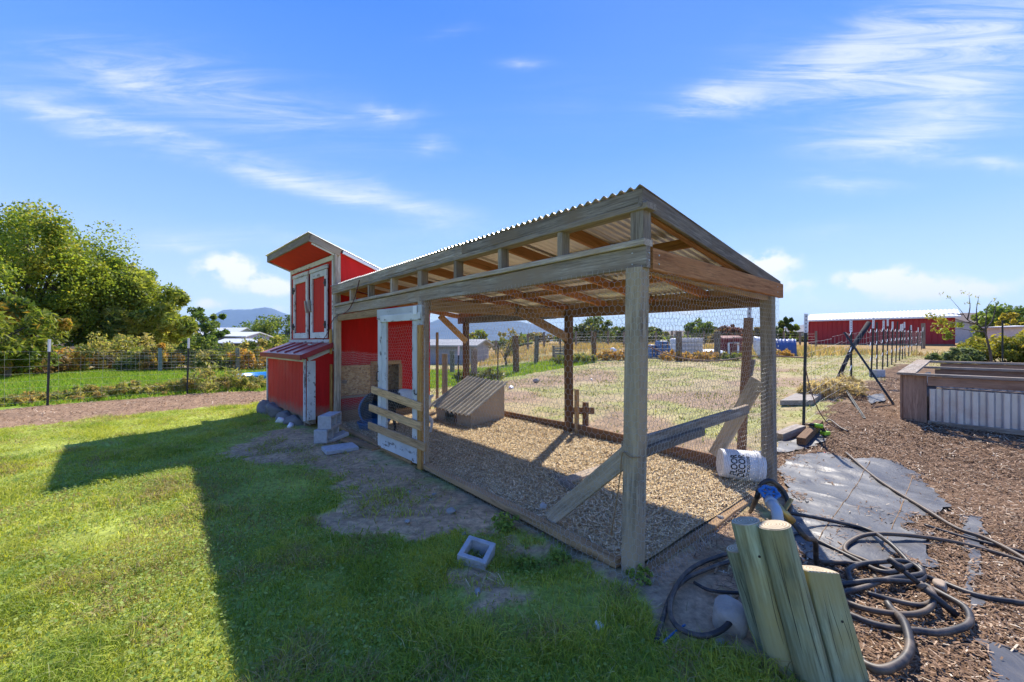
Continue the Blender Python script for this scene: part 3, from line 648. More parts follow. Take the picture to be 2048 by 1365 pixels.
def run_build():
    P = run
    def post(s, t, z0, z1, mat, w=.098, lean=(0, 0)):
        return board('post', R(s+lean[0], t+lean[1], z0), R(s, t, z1), w, w, mat, P, ch=.007, n=5, wob=.0025)
    post(0, 0, -.15, 1.905, POSTW, .108, (.03, -.01)); post(2.76, 0, -.15, 1.905, POSTW, .098); post(5.76, 0, -.15, 1.905, POSTW, .098)
    post(0, 2.34, -.15, 1.90, POSTW, .11, (-.02, .0)); post(2.63, 2.34, -.1, 1.84, BROWNW, .10); post(5.34, 2.34, -.1, 1.84, BROWNW, .10)
    board('half_post', R(2.50, 2.37, .0), R(2.50, 2.37, .74), .06, .045, TANW, P)
    # front wall: beam, plates, short studs, fascia
    board('beam', R(-.075, 0, 1.968), R(2.80, 0, 1.968), .048, .135, GREY, P, n=6, wob=.003)
    board('beam', R(2.803, 0, 1.966), R(5.90, 0, 1.966), .048, .13, GREY, P, n=6, wob=.003)
    board('plate', R(-.072, .006, 2.057), R(2.78, .006, 2.057), .10, .04, GREY, P, n=4, wob=.002)
    board('plate', R(2.785, .006, 2.057), R(5.86, .006, 2.057), .10, .04, GREY, P, n=4, wob=.002)
    for i, s in enumerate(S_ST):
        w = .092 if i in (0, 4) else .05
        board('stud', R(s+(.0 if i else -.02), .005, 2.078), R(s+(.0 if i else -.02), .005, 2.252), w if i in (0, 4) else .088, w, GREY if i % 3 else GREYD, P, up=d1, n=1)
    board('plate', R(-.10, .0, 2.272), R(2.82, .0, 2.272), .105, .04, GREY, P, n=4, wob=.002)
    board('plate', R(2.825, .0, 2.272), R(5.9, .0, 2.272), .105, .04, GREY, P, n=4, wob=.002)
    board('fascia', R(-.06, -.035, 2.338), R(1.9, -.035, 2.338), .026, .088, GREYD, P, n=4, wob=.002)
    board('fascia', R(1.903, -.035, 2.338), R(5.9, -.035, 2.338), .026, .088, GREY, P, n=4, wob=.002)
    zr = lambda t: 2.292-.138*t                     # underside line of the sheets minus rafter depth
    for i, s in enumerate(S_ST):
        s2 = s+(.06 if i == 0 else 0)
        if i == 0: continue
        board('rafter', R(s2+.03, .055, zr(.055)+.012), R(s2+.03, 2.50, zr(2.50)+.012), .04, .09, RED_LUM, P, n=2)
    board('rake_board', R(-.052, -.05, 2.325), R(-.052, 2.50, zr(2.50)+.055), .03, .115, GREYD, P, n=3, wob=.002)
    board('rake_rafter', R(-.01, .06, zr(.06)+.004), R(-.01, 2.48, zr(2.48)+.004), .04, .085, RED_LUM, P)
    for t in (.80, 1.60):
        for a, b in ((0.015, .628), (.682, 1.330), (1.385, 2.045), (2.095, 2.78), (2.835, 3.54), (3.595, 4.30), (4.355, 5.04), (5.095, 5.78)):
            board('blocking', R(a, t, zr(t)+.02), R(b, t, zr(t)+.02), .038, .075, RED_LUM if a else TANW, P)
    board('eave_board', R(-.03, 2.515, 1.975), R(2.9, 2.515, 1.975), .025, .11, TANW, P); board('eave_board', R(2.905, 2.515, 1.975), R(5.85, 2.515, 1.975), .025, .11, TANW, P)
    board('back_beam', R(-.02, 2.34, 1.86), R(2.9, 2.34, 1.865), .05, .13, BROWNW, P, n=3, wob=.002); board('back_beam', R(2.905, 2.34, 1.86), R(5.6, 2.34, 1.865), .05, .13, GREYD, P, n=3)
    board('end_beam', R(-.055, .055, 1.962), R(-.055, 2.56, 1.962), .042, .14, RED_LUM, P, n=3, wob=.002)
    board('end_beam', R(-.005, .055, 1.93), R(-.005, 2.30, 1.90), .04, .09, TANW, P)
    board('cross_beam', R(2.70, .055, 1.86), R(2.70, 2.33, 1.86), .045, .13, TANW, P, n=3, wob=.003)
    board('brace', R(2.66, 1.35, 1.86), R(2.62, 2.30, 1.50), .04, .12, TANW, P)
    board('brace', R(5.30, 1.72, 1.93), R(5.30, 2.32, 1.44), .04, .11, ORANGE, P)
    # roof sheets, laid with one corrugation of overlap
    L = 2.64; ang = math.atan(.138)
    for i in range(9):
        V, Fc = corr(.70, L, .0667, .0115, 8, ny=4, wob=.002)
        o = R(-.065+i*.667, -.055, 2.396+(.0025 if i % 2 else 0)+random.gauss(0, .001)); x = -d1*-1
        y = (d2*math.cos(ang)+Vector((0, 0, -math.sin(ang)))); z = d1.cross(y)
        s = 1 if z.z > 0 else -1; z = z*s
        M = Matrix(((d1.x, y.x, z.x, o.x), (d1.y, y.y, z.y, o.y), (d1.z, y.z, z.z, o.z), (0, 0, 0, 1)))
        ob('roof_sheet', V, Fc, GALV, P, M, smooth=True)
    # ground boards
    board('sill_board', R(.10, -.05, .035), R(2.72, -.02, .055), .085, .05, TANW, P, n=6, wob=.006)
    board('sill_board', R(2.95, -.02, .03), R(5.7, -.02, .03), .085, .045, TANW, P, n=4, wob=.004)
    board('sill_board', R(.02, 2.36, .09), R(2.60, 2.38, .13), .04, .19, BROWNW, P, n=4, wob=.003); board('sill_board', R(2.61, 2.37, .13), R(5.30, 2.37, .10), .04, .19, BROWNW, P, n=4, wob=.003)
    board('sill_board', R(-.02, .06, -.012), R(-.03, 2.25, .01), .07, .05, TANW, P, n=5, wob=.010)
    # braces at the corner
    board('brace', R(.79, .03, .06), R(.02, -.035, .76), .03, .115, POSTW, P, n=2)
    board('mid_rail', R(.085, -.02, .765), R(.06, 1.98, .80), .04, .085, GREY, P, n=4, wob=.004)
    board('mid_rail', R(.04, .06, .715), R(.035, .98, .735), .04, .06, GREYD, P, n=3, wob=.004)
    board('brace', R(.07, 2.30, 1.06), R(.50, 2.32, .20), .04, .14, POSTW, P, n=2)
    # boards screwed on the posts
    board('jamb', R(2.70, -.068, .02), R(2.70, -.068, 1.63), .095, .035, ORANGE, P, up=d2)
    board('loose_board', R(5.62, 1.85, .0), R(5.62, 1.85, 1.62), .05, .04, TANW, P)
    board('loose_board', R(5.50, 1.95, .0), R(5.50, 1.95, 1.20), .17, .03, POSTW, P, up=d2)
    board('jamb', R(5.86, -.075, .0), R(5.86, -.075, 1.05), .075, .03, ORANGE, P, up=d2); board('jamb', R(5.88, -.075, 1.23), R(5.88, -.075, 1.65), .06, .035, ORANGE, P, up=d2)
    board('lintel', R(3.9, .0, 1.84), R(5.7, .0, 1.84), .04, .10, TANW, P)
    # hexagon wire
    off = lambda s, z: (fbm(s, z, 1.7, 2, 5)-.5)*.04
    skirt = lambda z: np.clip(.28-z, 0, 1)**2*1.6
    V, Fc = hexmesh(2.84, 1.93, .046, lambda x, z: RR(x-.09, -.072+off(x, z)*.6-skirt(z)*np.clip(1.3-x, 0, 1), z*1.0-.02), .00105)
    ob('wire_mesh', V, Fc, WIRE, P, kind='stuff')
    V, Fc = hexmesh(2.48, 1.90, .046, lambda x, z: RR(-.085+off(x, z)*.7-skirt(z)*.8*np.clip(1.6-x, 0, 1), x-.07, z-.02), .00105)
    ob('wire_mesh', V, Fc, WIRE, P, kind='stuff')
    V, Fc = hexmesh(5.3, 1.68, .055, lambda x, z: RR(x+.05, 2.40+off(x, z), z+.18), .0013)
    ob('wire_mesh', V, Fc, WIRE, P, kind='stuff')
    V, Fc = hexmesh(1.80, 1.25, .042, lambda x, z: RR(3.98+x, .06+off(x, z), z+.04), .0012, skip=lambda x, z: x < .25+.2*np.sin(z*4))
    ob('wire_mesh', V, Fc, WIRE, P, kind='stuff')
    for s_, z_ in ((-.062, 1.99), (-.062, 1.945)):
        mb = MB(); p_ = R(s_-.014, .0, z_); mb.tube([p_, p_-d1*.006], .006, 8); mb.build('screw', WIRE, P)
    for s_ in (.0, 2.76, 5.76):
        for z_ in (1.93, 2.0): mb = MB(); p_ = R(s_+.02, -.024, z_); mb.tube([p_, p_-d2*.005], .005, 8); mb.build('screw', WIRE, P)
    for t_ in (.12, 2.38):
        for z_ in (1.935, 1.99): mb = MB(); p_ = R(-.076, t_, z_); mb.tube([p_, p_-d1*.005], .006, 8); mb.build('screw', WIRE, P)
    for z_ in (.15, .6, 1.1, 1.55): mb = MB(); p_ = R(2.70+.015, -.0855, z_); mb.tube([p_, p_-d2*.004], .005, 8); mb.build('screw', BLKIRON, P)
    pts = crom([R(-.06, -.062, .745), R(.0, -.078, .735), R(.055, -.08, .75), R(.07, -.085, .60), R(.10, -.09, .40), R(.13, -.095, .22)], 5); mb = MB(); mb.tube(pts, .004, 5); mb.build('rope', TANW, P, True)
run_build()
def gate():
    # the old door that closes the run, standing slightly open
    A = Vector((-.985, 4.535, 0)); B = Vector((-1.735, 5.30, 0)); x = (B-A).normalized(); L = (B-A).length
    nrm = Vector((-x.y, x.x, 0)); nrm = nrm if nrm.y < 0 else -nrm
    g = empty('gate', A); g.parent = run; g.matrix_basis = WM[run].inverted() @ WM[g]
    def q(a, b, z): return A+x*a+nrm*b+Vector((0, 0, z))
    board('stile', q(.055, 0, .06), q(.055, 0, 1.845), .11, .036, WHITE_P2, g, up=nrm); board('stile', q(.165, .005, .06), q(.165, .005, 1.72), .10, .03, WHITE_P, g, up=nrm)
    board('stile', q(L-.05, 0, .10), q(L-.05, 0, 1.845), .10, .036, WHITE_P, g, up=nrm); board('stile', q(L-.17, .004, .10), q(L-.17, .004, 1.70), .12, .03, WHITE_P2, g, up=nrm)
    board('top_rail', q(.0, .012, 1.79), q(L, .012, 1.79), .03, .13, WHITE_P2, g); board('top_rail', q(.02, .024, 1.73), q(L-.1, .024, 1.73), .022, .085, WHITE_P, g)
    board('bottom_rail', q(.11, .006, .15), q(L-.10, .006, .17), .032, .17, WHITE_P2, g)
    for k, (a, b, z0, z1, m) in enumerate([(-.03, L+.10, .72, .815, PINE), (-.02, L+.17, .505, .57, PINE), (-.11, L+.20, .29, .33, TANW)]):
        board('plank', q(a, .045, z0), q(b, .045, z1), .026, .092, m, g, n=2)
    mb = MB(); mb.tube([q(L-.05, .03, .93), q(L-.05, .06, .95), q(L-.05, .06, 1.04), q(L-.05, .03, 1.06)], .006, 6); mb.build('latch', BLKIRON, g)
    mb = MB(); mb.tube([q(.12, .02, .84), q(.12, .05, .86), q(.12, .05, .90)], .006, 6); mb.build('hook', BLKIRON, g)
    mb = MB(); mb.box(-.02, .06, -.003, .003, -.05, .05, M=frame_z(q(.1, .04, 1.80), x)); mb.build('hinge', WHITEM, g)
    V, Fc = hexmesh(L-.36, 1.40, .042, lambda a, z: np.stack([A.x+x.x*(a+.18), A.y+x.y*(a+.18), z+.25], -1), .0008)
    ob('wire_mesh', V, Fc, WIRE, g, kind='stuff')
gate()
# ------------------------------------------------------------------ the red coop
coop = empty('chicken_coop', C(0, 0, 0), 'tall red hen coop with white trim, double doors and lidded nest box', 'chicken coop')
e1, e2 = Vector((E1.x, E1.y, 0)), Vector((E2.x, E2.y, 0))
CL, CW = 2.42, 1.90                     # length along e1, depth along e2
def coop_build():
    P = coop; zt = lambda w: 3.00-.355*(w+.0)
    MF = lambda q, w, z, xd=-e1: frame_z(C(q, w, z), xd)
    # carcass: front wall (doors), side wall in the run, back and far side
    V, Fc = grooved(CL, 1.42, .2); ob('front_wall', V, Fc, REDP3, P, MF(CL, 0, 1.44))
    V, Fc = grooved(CL, 1.25, .2); ob('lower_wall', V, Fc, REDP2, P, MF(CL, .003, .20))
    def sidewall(q, flip, name):
        # opening for the pop hole at w .95..1.35, z .55..1.02 on the run side
        mb = MB(); t = .018
        def pan(w0, w1, z0, za, zb):
            pts = [C(q, w0, z0), C(q, w1, z0), C(q, w1, zb), C(q, w0, za)]; p2 = [p+e1*t for p in pts]
            mb.add([tuple(p) for p in pts+p2], [(0, 1, 2, 3), (7, 6, 5, 4), (0, 4, 5, 1), (1, 5, 6, 2), (2, 6, 7, 3), (3, 7, 4, 0)])
        if flip:
            pan(.005, .66, .20, zt(.005), zt(.66)); pan(1.20, CW, .20, zt(1.20), zt(CW)); pan(.66, 1.20, .20, .50, .50); pan(.66, 1.20, 1.03, zt(.66), zt(1.20))
        else: pan(.005, CW, .2, zt(0), zt(CW))
        mb.build(name, REDP, P)
    sidewall(0, True, 'run_side_wall'); sidewall(CL-.02, False, 'far_side_wall')
    V, Fc = grooved(CL-.04, zt(CW)-.2, .2); ob('back_wall', V, Fc, REDP, P, frame_z(C(.02, CW, .2), e1))
    mb = MB(); mb.box(0, CL-.05, -CW+.06, -.03, 0, .04, M=MF(CL-.025, 0, .40) @ Matrix.Scale(1, 4)); 
    pts = [C(.02, .03, .42), C(CL-.03, .03, .42), C(CL-.03, CW-.03, .42), C(.02, CW-.03, .42)]
    ob('floor', [tuple(p) for p in pts]+[tuple(p+Vector((0, 0, .04))) for p in pts], [(3, 2, 1, 0), (4, 5, 6, 7), (0, 1, 5, 4), (1, 2, 6, 5), (2, 3, 7, 6), (3, 0, 4, 7)], PLY, P)
    # roof: front overhang, rafters hidden, sheet on top
    def slab(q0, q1, w0, w1, dz0, dz1, name, mat):
        pts = [C(q, w, zt(w)+dz) for dz in (dz0, dz1) for q, w in ((q0, w0), (q1, w0), (q1, w1), (q0, w1))]
        return ob(name, [tuple(p) for p in pts], [(3, 2, 1, 0), (4, 5, 6, 7), (0, 1, 5, 4), (1, 2, 6, 5), (2, 3, 7, 6), (3, 0, 4, 7)], mat, P)
    slab(-.03, CL+.03, -.42, -.005, -.045, -.02, 'soffit', REDP3)
    slab(-.02, CL+.02, .0, CW+.32, -.015, .01, 'roof_deck', REDP3)
    board('fascia', C(-.05, -.435, zt(-.435)-.005), C(CL+.05, -.435, zt(-.435)-.005), .03, .12, GREYD, P)
    board('rake_board', C(-.045, -.43, zt(-.43)-.012), C(-.045, .06, zt(.06)-.012), .03, .12, GREY, P); board('rake_board', C(CL+.045, -.43, zt(-.43)-.012), C(CL+.045, .06, zt(.06)-.012), .03, .12, WHITE_P, P)
    board('rake_trim', C(-.028, -.40, zt(-.40)-.085), C(-.028, .0, zt(0)-.085), .02, .03, WHITE_P, P)
    ang = math.atan(.355); y = e2*math.cos(ang)+Vector((0, 0, -math.sin(ang))); z = e1.cross(y); z = z if z.z > 0 else -z
    for i in range(4):
        V, Fc = corr(.66, 2.90, .0667, .010, 8, ny=2); o = C(-.07+.64*i, -.47, zt(-.47)+.062+(.003 if i % 2 else 0))
        ob('roof_sheet', V, Fc, GALV, P, Matrix(((e1.x, y.x, z.x, o.x), (e1.y, y.y, z.y, o.y), (e1.z, y.z, z.z, o.z), (0, 0, 0, 1))), smooth=True)
    board('rake_flashing', C(-.062, .10, zt(.10)+.02), C(-.062, 2.22, zt(2.22)+.02), .02, .05, WHITEM, P)
    ob('inner_partition', [tuple(C(q_, w_, z_)) for q_ in (.30, .31) for w_, z_ in ((.5, .46), (1.4, .46), (1.4, 1.3), (.5, 1.3))], [(0, 1, 2, 3), (7, 6, 5, 4), (0, 4, 5, 1), (1, 5, 6, 2), (2, 6, 7, 3), (3, 7, 4, 0)], OSB, P)
    # white trim
    board('corner_trim', C(-.02, -.022, 1.46), C(-.02, -.022, zt(0)-.04), .075, .03, GREY, P, up=e2); board('corner_trim', C(.06, -.02, 1.46), C(.06, -.02, zt(0)-.04), .06, .025, WHITE_P, P, up=e2)
    board('corner_trim', C(-.012, .03, 1.95), C(-.012, .03, zt(.03)-.04), .02, .10, GREY, P, up=e2)
    board('corner_trim', C(CL-.03, -.015, 1.50), C(CL-.03, -.015, zt(0)-.05), .06, .022, WHITE_P, P, up=e2)
    board('head_trim', C(.095, -.014, zt(0)-.10), C(CL-.065, -.014, zt(0)-.10), .022, .085, WHITE_P, P)
    board('sill_trim', C(.0, -.035, 1.43), C(CL, -.035, 1.43), .03, .10, WHITE_P2, P)
    # double doors
    def door(q0, q1, hq):
        zb, zh = 1.50, 2.72; c = empty('door', C(q0, -.03, zb)); c.parent = P; c.matrix_basis = WM[P].inverted() @ WM[c]
        V, Fc = grooved(q1-q0-.14, zh-zb-.10, .19, .006, .004, .012); ob('panel', V, Fc, REDP3, c, frame_z(C(q1-.07, -.028, zb+.05), -e1))
        fw = .10
        for a in (q0, q1): board('stile', C(a+(fw/2 if a == q0 else -fw/2), -.046, zb), C(a+(fw/2 if a == q0 else -fw/2), -.046, zh), fw, .03, WHITE_P, c, up=e2)
        board('rail', C(q0+fw, -.046, zb+.055), C(q1-fw, -.046, zb+.055), .028, .11, WHITE_P, c); board('rail', C(q0+fw, -.046, zh-.055), C(q1-fw, -.046, zh-.055), .028, .11, WHITE_P2, c)
        board('door_head', C(q0-.03, -.05, zh+.045), C(q1+.03, -.05, zh+.045), .03, .07, WHITE_P2, c)
        hin = q0+.06 if hq == 0 else q1-.06
        for z in (zb+.24, zh-.24):
            mb = MB(); mb.box(-.045, .045, -.012, 0, -.02, .02, M=frame_z(C(hin, -.062, z), -e1)); mb.box(-.012, .012, -.02, 0, -.065, .065, M=frame_z(C(hin+(.05 if hq else -.05)*.5, -.062, z), -e1)); mb.build('hinge', BLKIRON, c)
        hx = q1-.03 if hq == 0 else q0+.03
        board('handle', C(hx-.03, -.075, zb+.50), C(hx+.02, -.085, zb+.72), .05, .028, GREY, c, up=e2)
    door(.26, 1.08, 0); door(1.24, 2.10, 1)
    # nest box with lid
    w0 = -.46; hz = .19
    V, Fc = grooved(CL-.1, .98, .2); ob('nest_box_front', V, Fc, REDP2, P, frame_z(C(CL-.05, w0, hz), -e1))
    def boxside(q, t):
        pts = [C(q, w0+.02, hz), C(q, -.0, hz), C(q, -.0, 1.345), C(q, w0+.02, 1.17)]; p2 = [p+e1*t for p in pts]
        ob('nest_box_side', [tuple(p) for p in pts+p2], [(0, 1, 2, 3), (7, 6, 5, 4), (0, 4, 5, 1), (1, 5, 6, 2), (2, 6, 7, 3), (3, 7, 4, 0)], REDP, P)
    boxside(.05, .018); boxside(CL-.068, .018)
    board('corner_trim', C(.032, w0+.075, hz-.05), C(.032, w0+.075, 1.12), .026, .13, WHITE_P, P, up=e2); board('corner_trim', C(.075, w0-.014, hz-.06), C(.075, w0-.014, 1.15), .075, .026, WHITE_P2, P, up=e2)
    board('corner_trim', C(CL-.07, w0-.012, hz), C(CL-.07, w0-.012, 1.15), .055, .024, WHITE_P2, P, up=e2)
    board('edge_trim', C(.115, w0-.012, 1.125), C(CL-.1, w0-.012, 1.125), .022, .05, WHITE_P, P)
    board('edge_trim', C(.03, w0+.02, 1.155), C(.03, -.04, 1.325), .024, .085, WHITE_P, P)
    lid = slab2 = None
    def lidp(q, w, dz): return C(q, w, 1.225+(w-w0)*.40+dz)
    pts = [lidp(q, w, dz) for dz in (0, .035) for q, w in ((-.02, w0-.09), (CL+.02, w0-.09), (CL+.02, -.05), (-.02, -.05))]
    lid = ob('nest_box_lid', [tuple(p) for p in pts], [(3, 2, 1, 0), (4, 5, 6, 7), (0, 1, 5, 4), (1, 2, 6, 5), (2, 3, 7, 6), (3, 0, 4, 7)], REDROOF, P)
    mb = MB(); mb.bar(lidp(-.035, w0-.09, .0), lidp(-.035, -.05, .0), .03, .08); mb.build('lid_edge', REDROOF, lid)
    mb = MB(); mb.bar(lidp(-.04, w0-.105, .0), lidp(CL+.04, w0-.105, .0), .03, .085); mb.build('lid_edge', REDROOF, lid)
    for q in (.55, 1.05, 1.55, 2.0):
        mb = MB(); mb.bar(lidp(q, w0-.05, .045), lidp(q-.12, -.08, .045), .05, .022); mb.build('lid_rib', REDROOF, lid)
    for q in (.45, 1.35):
        mb = MB(); mb.box(-.035, .035, -.012, .0, -.03, .03, M=frame_z(C(q, -.05, 1.415), -e1)); mb.build('lid_hinge', GREYD, lid)
    mb = MB(); mb.box(-.09, .09, -.05, .05, 0, .025, M=frame_z(lidp(.6, -.18, .04), -e1)); mb.build('shingle_scrap', CONC, lid)
    # pop hole, sliding chip-board door
    f = empty('pop_hole', C(-.01, .93, .75)); f.parent = P; f.matrix_basis = WM[P].inverted() @ WM[f]
    for a, b, w, h in [((.63, 1.045), (1.23, 1.045), .03, .07), ((.60, .485), (1.26, .485), .03, .05)]:
        board('frame', C(-.014, a[0], a[1]), C(-.014, b[0], b[1]), w, h, TANW, f)
    for w_ in (.64, 1.22): board('frame', C(-.014, w_, .512), C(-.014, w_, 1.008), .03, .07, TANW, f, up=e2)
    pts = [C(-.033, .05, .50), C(-.033, .60, .50), C(-.033, .60, 1.02), C(-.033, .05, 1.02)]; p2 = [p-e1*.014 for p in pts]
    ob('chipboard_door', [tuple(p) for p in pts+p2], [(3, 2, 1, 0), (4, 5, 6, 7), (0, 1, 5, 4), (1, 2, 6, 5), (2, 3, 7, 6), (3, 0, 4, 7)], OSB, f)
    board('door_track', C(-.025, .0, .47), C(-.025, 1.0, .47), .03, .04, GREY, f)
    mb = MB(); mb.tube([C(-.06, -.03+.05, 1.6), C(-.06, .04, 1.1), C(-.06, .05, .78)], .004, 5); mb.build('pull_cord', REDROOF, f)
    board('cord_cleat', C(-.07, .02, .76), C(-.07, .16, .74), .03, .06, GREYD, f)
    board('base_board', C(-.015, .03, .13), C(-.015, CW, .15), .04, .20, TANW, P)
    board('wall_batten', C(-.012, .03, 2.02), C(-.012, CW, 2.02), .02, .05, TANW, P)
    for q in (.5, 1.9):
        for w_ in (.3, CW-.3): board('leg', C(q, w_, -.1), C(q, w_, .42), .1, .1, GREYD, P)
    board('skid', C(.05, w0+.10, .12), C(CL-.05, w0+.10, .12), .1, .11, GREYD, P); board('leg', C(.3, w0+.1, -.08), C(.3, w0+.1, .1), .1, .1, GREYD, P); board('leg', C(CL-.3, w0+.1, -.08), C(CL-.3, w0+.1, .1), .1, .1, GREYD, P)
coop_build()
def stone(loc, sx, sy, sz, mat=None, label=None, cat='rock', group=None, rz=None, seed=None, name='rock', parent=None):
    rs = np.random.default_rng(seed if seed is not None else int(abs(loc[0]*991+loc[1]*577)*10) % 99999)
    import bmesh
    bm = bmesh.new(); bmesh.ops.create_icosphere(bm, subdivisions=3, radius=1)
    V = np.array([v.co[:] for v in bm.verts]); Fc = np.array([[v.index for v in f.verts] for f in bm.faces]); bm.free()
    for k in range(13):
        d = rs.normal(size=3); d /= np.linalg.norm(d); h = V @ d; lim = .52+.33*rs.random(); V -= np.outer(np.clip(h-lim, 0, None)*.95, d)
    V = V*(1+.10*(fbm(V[:, 0]*2+5, V[:, 1]*2+V[:, 2], 1.5, 3, int(rs.integers(99)))-.5)[:, None]); V *= np.array([sx, sy, sz])
    V[:, 2] -= V[:, 2].min()
    o = ob(name, V, Fc, mat or STONE, parent, Matrix.Translation(Vector(loc)) @ Matrix.Rotation(rs.random()*6 if rz is None else rz, 4, 'Z'), smooth=True)
    if label: tag(o, label, cat, group)
    return o
# foundation rocks under the nest box
fa = math.atan2(E1.y, E1.x)
for i, (q, w, a, b, c) in enumerate([(2.3, -.40, .28, .22, .20), (1.75, -.42, .34, .22, .19), (1.15, -.40, .30, .22, .17), (.6, -.40, .26, .2, .14)]):
    stone(C(q, w-.03, -.14), a*1.05, b*1.1, c*1.12, DSTONE, label='dark boulder supporting the nest box of the red coop', group='boulders under the coop', rz=fa, seed=40+i)
for i, (u, v, s) in enumerate([(560, 846, .10), (580, 855, .075)]):
    p = G(u, v); stone((p.x, p.y, p.z-.03), s, s*.8, s*.75, WHITEPL, label='pale round stone lying at the foot of the red coop', group='pale stones by the coop', seed=60+i)
# ------------------------------------------------------------------ things in and around the run
def doghouse():
    p = G(942, 858); P0 = Vector((p.x, p.y, p.z)); a1 = Vector((-.70, .714, 0)); a2 = Vector((.714, .70, 0))
    t = empty('dog_house', P0, 'low plywood animal shelter with a sloping corrugated roof inside the run', 'animal shelter')
    q = lambda a, b, z: P0+a1*a+a2*b+Vector((0, 0, z))
    L, D, hf, hb = .98, .74, .27, .68
    def slab(pts, n, tk, name, mat):
        p2 = [x+n*tk for x in pts]; k = len(pts)
        ob(name, [tuple(x) for x in pts+p2], [tuple(range(k))]+[tuple(range(2*k-1, k-1, -1))]+[(i, k+i, k+(i+1) % k, (i+1) % k) for i in range(k)], mat, t)
    slab([q(0, 0, -.03), q(0, D, -.03), q(0, D, hb), q(0, 0, hf)], a1, .016, 'side_wall', PLY); slab([q(L-.016, 0, -.03), q(L-.016, D, -.03), q(L-.016, D, hb), q(L-.016, 0, hf)], a1, .016, 'side_wall', PLY)
    slab([q(.017, D, -.03), q(L-.017, D, -.03), q(L-.017, D, hb), q(.017, D, hb)], -a2, .016, 'back_wall', PLY)
    slab([q(.017, 0, -.03), q(.38, 0, -.03), q(.38, 0, hf), q(.017, 0, hf)], a2, .016, 'front_wall', PLY); slab([q(.72, 0, -.03), q(L-.017, 0, -.03), q(L-.017, 0, hf), q(.72, 0, hf)], a2, .016, 'front_wall', PLY)
    board('door_post', q(.40, -.005, -.02), q(.40, -.005, hf-.01), .05, .03, BROWNW, t, up=a2); board('lintel', q(.425, .01, hf-.03), q(.72, .01, hf-.03), .02, .05, PLY, t)
    sl = (hb-hf)/D; ang = math.atan(sl); y = a2*math.cos(ang)+Vector((0, 0, math.sin(ang))); z = a1.cross(y); z = z if z.z > 0 else -z
    for i, (a0, w_, dz, rot) in enumerate([(-.07, .66, .0, 0), (.50, .60, .012, .04)]):
        V, Fc = corr(w_, .98, .11, .022, 10, ny=3, wob=.004); o = q(a0, -.10, hf-.10*sl+.016+dz)
        M = Matrix(((a1.x, y.x, z.x, o.x), (a1.y, y.y, z.y, o.y), (a1.z, y.z, z.z, o.z), (0, 0, 0, 1))) @ Matrix.Rotation(rot, 4, 'Z')
        ob('roof_sheet', V, Fc, OLDROOF, t, M, smooth=True)
doghouse()
def tub():
    p = G(742, 862); t = empty('feed_barrel', p, 'blue plastic barrel cut open and lying on its side by the coop wall', 'barrel')
    d = Vector((.25, -.9, .22)).normalized(); M = Matrix.Translation(p+Vector((0, .32, .27))) @ d.to_track_quat('Z', 'Y').to_matrix().to_4x4()
    prof = [(0, -.30), (.22, -.30), (.25, -.27), (.27, -.1), (.275, .1), (.27, .26), (.282, .28), (.282, .30), (.255, .30), (.258, .1), (.25, -.1), (.23, -.25), (0, -.27)]
    V, Fc = lathe(prof, 28); ob('shell', V, Fc, BLUEP, t, M, smooth=True)
    # front lip bowl
    V, Fc = lathe([(0, 0), (.17, 0), (.215, .12), (.225, .15), (.205, .15), (.165, .02), (0, .015)], 24); ob('bowl', V, Fc, BLUEP, t, Matrix.Translation(Vector((p.x+.02, p.y-.02, p.z+.01))), smooth=True)
tub()
